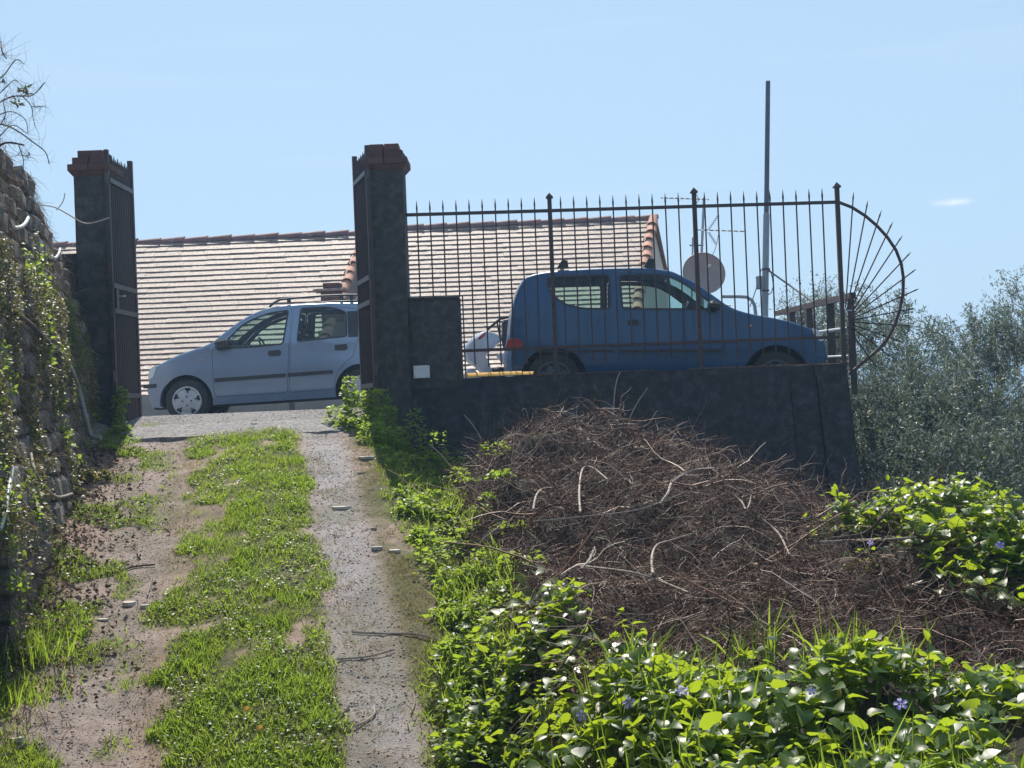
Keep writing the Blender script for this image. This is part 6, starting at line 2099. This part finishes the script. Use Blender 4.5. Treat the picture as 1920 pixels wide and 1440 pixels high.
# tall grass tufts
def tuft(u, v, n_, h0, h1, lab, spread=.05, mat='grass', depth=None, bend=(.1, .5)):
    c_ = on_bank(u, v, .0) if depth is None else depth
    t_ = [blade_t(.020, RNG.uniform(*bend)), blade_t(.016, RNG.uniform(*bend), .12), blade_t(.02, .7, -.2)]
    dv = np.stack([RNG.normal(0, .25, n_), RNG.normal(0, .2, n_), np.ones(n_)], 1)
    loc = np.array([tuple(c_)]*n_)+np.stack([RNG.normal(0, spread, n_), RNG.normal(0, spread, n_), np.full(n_, -.03)], 1)
    o = scatter('grass_tuft', t_, frames(dv, rand_dirs(n_), RNG.uniform(h0, h1, n_)), loc-np.array(tuple(c_)), M[mat], RNG.random(n_)*.75)
    o.location = c_
    setp(o, lab, 'grass tuft', kind='stuff')
tuft(1440, 1235, 22, .16, .34, 'tall reed-like grass tuft standing before the brambles', .025)
tuft(1395, 1225, 14, .12, .24, 'thinner grass tuft left of the reed-like tuft', .03)
tuft(1300, 1360, 40, .12, .28, 'grass tuft at the bottom centre in front of the brambles', .10)
tuft(1350, 1300, 40, .12, .26, 'grass tuft behind the bottom centre tuft', .10)
# clumps of bright grass beside the track
def gtuft(u, v, n_, h0, h1, lab, spread):
    c_ = ground_at(u, v)
    tuft(u, v, n_, h0, h1, lab, spread, depth=c_)
gtuft(232, 900, 260, .05, .12, 'bright grass tuft in the sun at the tip of the left pillar shadow', .085)
gtuft(278, 800, 120, .05, .10, 'small green tuft at the foot of the left pillar by the car wheel', .06)
gtuft(176, 1072, 320, .04, .09, 'lone grass tuft between the left rut and the wall', .10)
gtuft(545, 818, 160, .02, .045, 'low grass tuft in the tarmac of the gateway', .07)
gtuft(20, 1225, 420, .09, .22, 'long bright grass at the left edge of the picture', .13)
gtuft(15, 1300, 420, .08, .18, 'shorter bright grass at the left edge below the long grass', .16)
gtuft(375, 958, 160, .03, .07, 'small grass tuft left of the middle strip', .07)
gtuft(262, 1275, 300, .04, .09, 'dark green tuft between the left rut and the middle strip', .09)

# ------------------------------------------------------------------ weeds on the right verge and at the pillars
def weeds(name, clumps, lab, mat='weed', sz=(.018, .045)):
    LOC, DV, NR, SC = [], [], [], []
    for (x_, y_, z_, r_, h_, n_) in clumps:
        a = RNG.random(n_)*2*pi; q = np.sqrt(RNG.random(n_))*r_
        zz = RNG.random(n_)
        LOC.append(np.stack([x_+np.cos(a)*q*(1-.4*zz), y_+np.sin(a)*q*(1-.4*zz), z_+zz*h_], 1))
        DV.append(np.stack([np.cos(a)+RNG.normal(0, .4, n_), np.sin(a)+RNG.normal(0, .4, n_), RNG.normal(.25, .4, n_)], 1))
        NR.append(np.stack([RNG.normal(0, .5, n_), RNG.normal(.45, .5, n_), np.ones(n_)], 1))
        SC.append(RNG.uniform(*sz, n_))
    L_ = np.concatenate(LOC)
    o = scatter(name, [leaf_t(.33), leaf_t(.25, .1, .3), heart_t(), leaf_t(.4, .15, .1)], frames(np.concatenate(DV), np.concatenate(NR), np.concatenate(SC)), L_, M[mat], RNG.random(len(L_))*.93)
    setp(o, lab, 'weeds', kind='stuff')
cl = []
for i in range(200):
    y_ = RNG.uniform(6.6, 13.2)
    x_ = float(xt(y_)+sh(y_))+abs(RNG.normal(.10, .24))+.02
    z_ = float(max(ground_z(x_, y_), bank_z(x_, y_) if x_ > float(xt(y_)+sh(y_)) else -9))
    cl.append((x_, y_, z_, RNG.uniform(.05, .13), RNG.uniform(.02, .11), int(RNG.uniform(25, 75))))
weeds('verge_weeds', cl, 'small leafy weeds along the right verge of the track')
cl = []
for (x_, y_, h_, r_, n_) in ((-1.50, 13.30, .42, .09, 240), (-1.42, 13.22, .30, .14, 320), (-1.62, 13.25, .16, .14, 220), (-1.28, 13.10, .34, .13, 340), (-1.18, 12.95, .40, .12, 380), (-1.12, 12.70, .30, .13, 300), (-1.22, 12.50, .16, .14, 220), (-1.35, 12.9, .14, .16, 260), (-1.5, 13.05, .12, .13, 200), (-1.05, 12.35, .2, .14, 240)):
    cl.append((x_, y_, float(ground_z(x_, y_))-.01, r_, h_, n_))
weeds('pillar_weeds', cl, 'sunlit leafy weeds at the foot of the right gate pillar')
cl = []
for i in range(26):
    x_ = RNG.uniform(-.95, .35); y_ = RNG.uniform(12.4, 13.25)
    cl.append((x_, y_, float(bank_z(x_, y_))-.02, RNG.uniform(.10, .18), RNG.uniform(.2, .5)*(1.3-.5*(x_+.95)), int(RNG.uniform(120, 240))))
weeds('shaded_weeds', cl, 'shaded leafy weeds below the dark wall block', sz=(.02, .05))
cl = [(-3.63, 13.25, -.12, .06, .28, 260), (-3.60, 13.30, .08, .05, .16, 120), (-3.55, 13.05, -.18, .10, .07, 160), (-3.5, 12.4, -.32, .1, .05, 160)]
weeds('pillar_foot_weeds', cl, 'small leafy weed at the foot of the left gate leaf before the silver car')
cl = []
for (u, v, r_, h_, n_) in ((160, 905, .10, .10, 220), (130, 925, .10, .08, 160), (190, 900, .07, .06, 110)):
    p = ground_at(u, v); cl.append((p.x, p.y, p.z, r_, h_, n_))
weeds('reddish_weeds', cl, 'reddish leafy weed at the foot of the overgrown wall', 'ivy')
# taller lime-green grass on the verge
N = 3600
Y = RNG.uniform(7.2, 12.6, N); X = xt(Y)+sh(Y)+RNG.uniform(.02, .45, N)
keep = fbm(X*3+33, Y*2+12, 3) > .52
X, Y = X[keep], Y[keep]; n = len(X)
dv = np.stack([RNG.normal(0, .35, n), RNG.normal(0, .35, n), np.ones(n)], 1)
o = scatter('verge_grass', [blade_t(.03, .3), blade_t(.025, .5, .2)], frames(dv, rand_dirs(n), RNG.uniform(.06, .19, n)), np.stack([X, Y, np.maximum(ground_z(X, Y), bank_z(X, Y))-.02], 1), M['grass'], .3+.5*RNG.random(n))
setp(o, 'tall lime-green grass between the track and the bramble heap', 'grass', kind='stuff')

n = 5200
X = RNG.uniform(.15, 3.12, n); keep = fbm(X*2.5+3, X*0+4, 3) > .36+.12*(X < 1.7)
X = X[keep]; n = len(X)
Y = RNG.uniform(13.50, 13.74, n)
dv = np.stack([RNG.normal(0, .8, n), RNG.normal(-.2, .8, n), np.ones(n)], 1)
o = scatter('wall_moss', [blade_t(.12, .4), leaf_t(.3)], frames(dv, rand_dirs(n), RNG.uniform(.006, .020, n)), np.stack([X, Y, np.full(n, .200)], 1), M['litter'], RNG.random(n)*.6)
setp(o, 'brownish moss along the top edge of the dark concrete wall', 'moss', kind='stuff')

# ------------------------------------------------------------------ olive trees
def olive(u, vtop, D, rw, H, nleaf, lab, seed, base_z=-4.0, lean=0.0):
    rr = random.Random(seed)
    top = P(u, vtop, D)
    t = thing('olive_tree', lab, 'tree', (top.x, D, base_z), group='olive trees below the platform')
    zb_ = top.z - H
    tr = [Vector((top.x+rw*.15, D, base_z)), Vector((top.x+rw*.05, D+.05, zb_-.6)), Vector((top.x-rw*.05, D, zb_+.1))]
    mk('trunk', MB().tube(crv(tr, 4), [.16-.008*i for i in range(9)], 10), M['bark'], t, smooth=60)
    cent, nclump = [], 50
    limbs = []
    for k in range(9):
        a = 2*pi*k/9+rr.uniform(-.3, .3)
        e_ = Vector((top.x+cos(a)*rw*rr.uniform(.4, .85), D+sin(a)*rw*rr.uniform(.4, .8), zb_+H*rr.uniform(.35, .8)))
        s_ = tr[-1]+Vector((0, 0, -.1*rr.random()))
        mid = (s_+e_)/2+Vector((cos(a)*.2, sin(a)*.2, -.12))
        q = crv([s_, mid, e_], 4)
        mk('limb', MB().tube(q, [.055-.005*i for i in range(len(q))], 7), M['bark'], t, smooth=60)
        limbs.append(q)
    L_, D_ = [], []
    tw_mb = MB()
    for k in range(nclump):
        a = rr.uniform(0, 2*pi); zf = rr.random()
        rad = rw*sqrt(rr.random())*(1.0 if zf < .6 else 1.25-.75*(zf-.1))
        c_ = Vector((top.x+cos(a)*rad, D+sin(a)*rad*.8, zb_+H*(.02+.86*zf*(1-.12*(rad/rw)))))
        for s__ in range(rr.randint(6, 9)):
            dirn = Vector((rr.gauss(0, .5)+cos(a)*.25, rr.gauss(0, .5), rr.gauss(.75, .45))).normalized()
            l_ = rr.uniform(.25, .55)
            st = c_+Vector((rr.gauss(0, .13), rr.gauss(0, .13), rr.gauss(0, .12)))
            if s__ < 4:
                tw_mb.tube([st, st+dirn*l_*.5+Vector((.01, 0, 0)), st+dirn*l_], [.006, .004, .002], 3, False)
            cent.append((st, dirn, l_))
    m_ = nleaf//len(cent)
    for st, dirn, l_ in cent:
        tt = RNG.random(m_)
        p0 = np.array(tuple(st)); dn = np.array(tuple(dirn))
        L_.append(p0+dn*l_*tt[:, None]+RNG.normal(0, .028, (m_, 3)))
        D_.append(dn*.8+RNG.normal(0, .75, (m_, 3)))
    L_, D_ = np.concatenate(L_), np.concatenate(D_)
    n = len(L_)
    mk('twigs', tw_mb, M['bark'], t, kind='stuff')
    o = scatter('crown', [lance_t(.10, .08), lance_t(.12, .2)], frames(D_, rand_dirs(n, .6), RNG.uniform(.045, .07, n)), L_, M['olive'], RNG.random(n)**1.3, parent=t)
olive(1625, 556, 18.0, .85, 2.3, 26000, 'olive tree directly behind the fan of fence spokes', 1)
olive(1738, 606, 17.0, .75, 2.4, 24000, 'lower olive crown between the fence fan and the taller right trees', 2)
olive(1845, 560, 18.5, .80, 2.9, 28000, 'olive tree with tall feathery top right of the fence fan', 3)
olive(1955, 500, 19.0, .95, 3.3, 24000, 'olive tree cut off by the right edge of the picture', 4)
olive(1530, 548, 21.0, .55, 1.6, 11000, 'small olive tree behind the handrail and the nose of the blue car', 5)
olive(1690, 690, 15.6, .75, 1.7, 21000, 'near olive bush low down beside the end of the concrete wall', 6)
olive(1850, 715, 15.0, .85, 1.7, 23000, 'near olive bush above the green bank at the right', 7)
olive(1760, 820, 13.8, .80, 1.1, 15000, 'lowest olive bush close behind the green bank', 8, -3.0)
n = 6000
X = RNG.uniform(2.9, 6.5, n); Y = RNG.uniform(11, 20, n)
dv = rand_dirs(n, .6)
o = scatter('undergrowth', [leaf_t(.3), twig_t(4, .02, .4, 101)], frames(dv, rand_dirs(n, 1), RNG.uniform(.04, .16, n)), np.stack([X, Y, ground_z(X, Y)], 1)[:, :], M['weed'], RNG.random(n)*.6)
setp(o, 'rough undergrowth below the olive trees', 'undergrowth', kind='stuff')

# ------------------------------------------------------------------ the light haze in the air
hz = MB().box((0, 2400, -30.0), (5400, 5400+200, 74))
hm, hnt, hout = new_mat('haze_air')
pv = hnt.nodes.new('ShaderNodeVolumePrincipled')
pv.inputs['Color'].default_value = (0.42, 0.66, 1.0, 1)
pv.inputs['Density'].default_value = 0.0017
pv.inputs['Anisotropy'].default_value = 0.45
hnt.links.new(pv.outputs[0], hout.inputs['Volume'])
hazeo = mk('haze', hz, hm, None, kind='stuff')
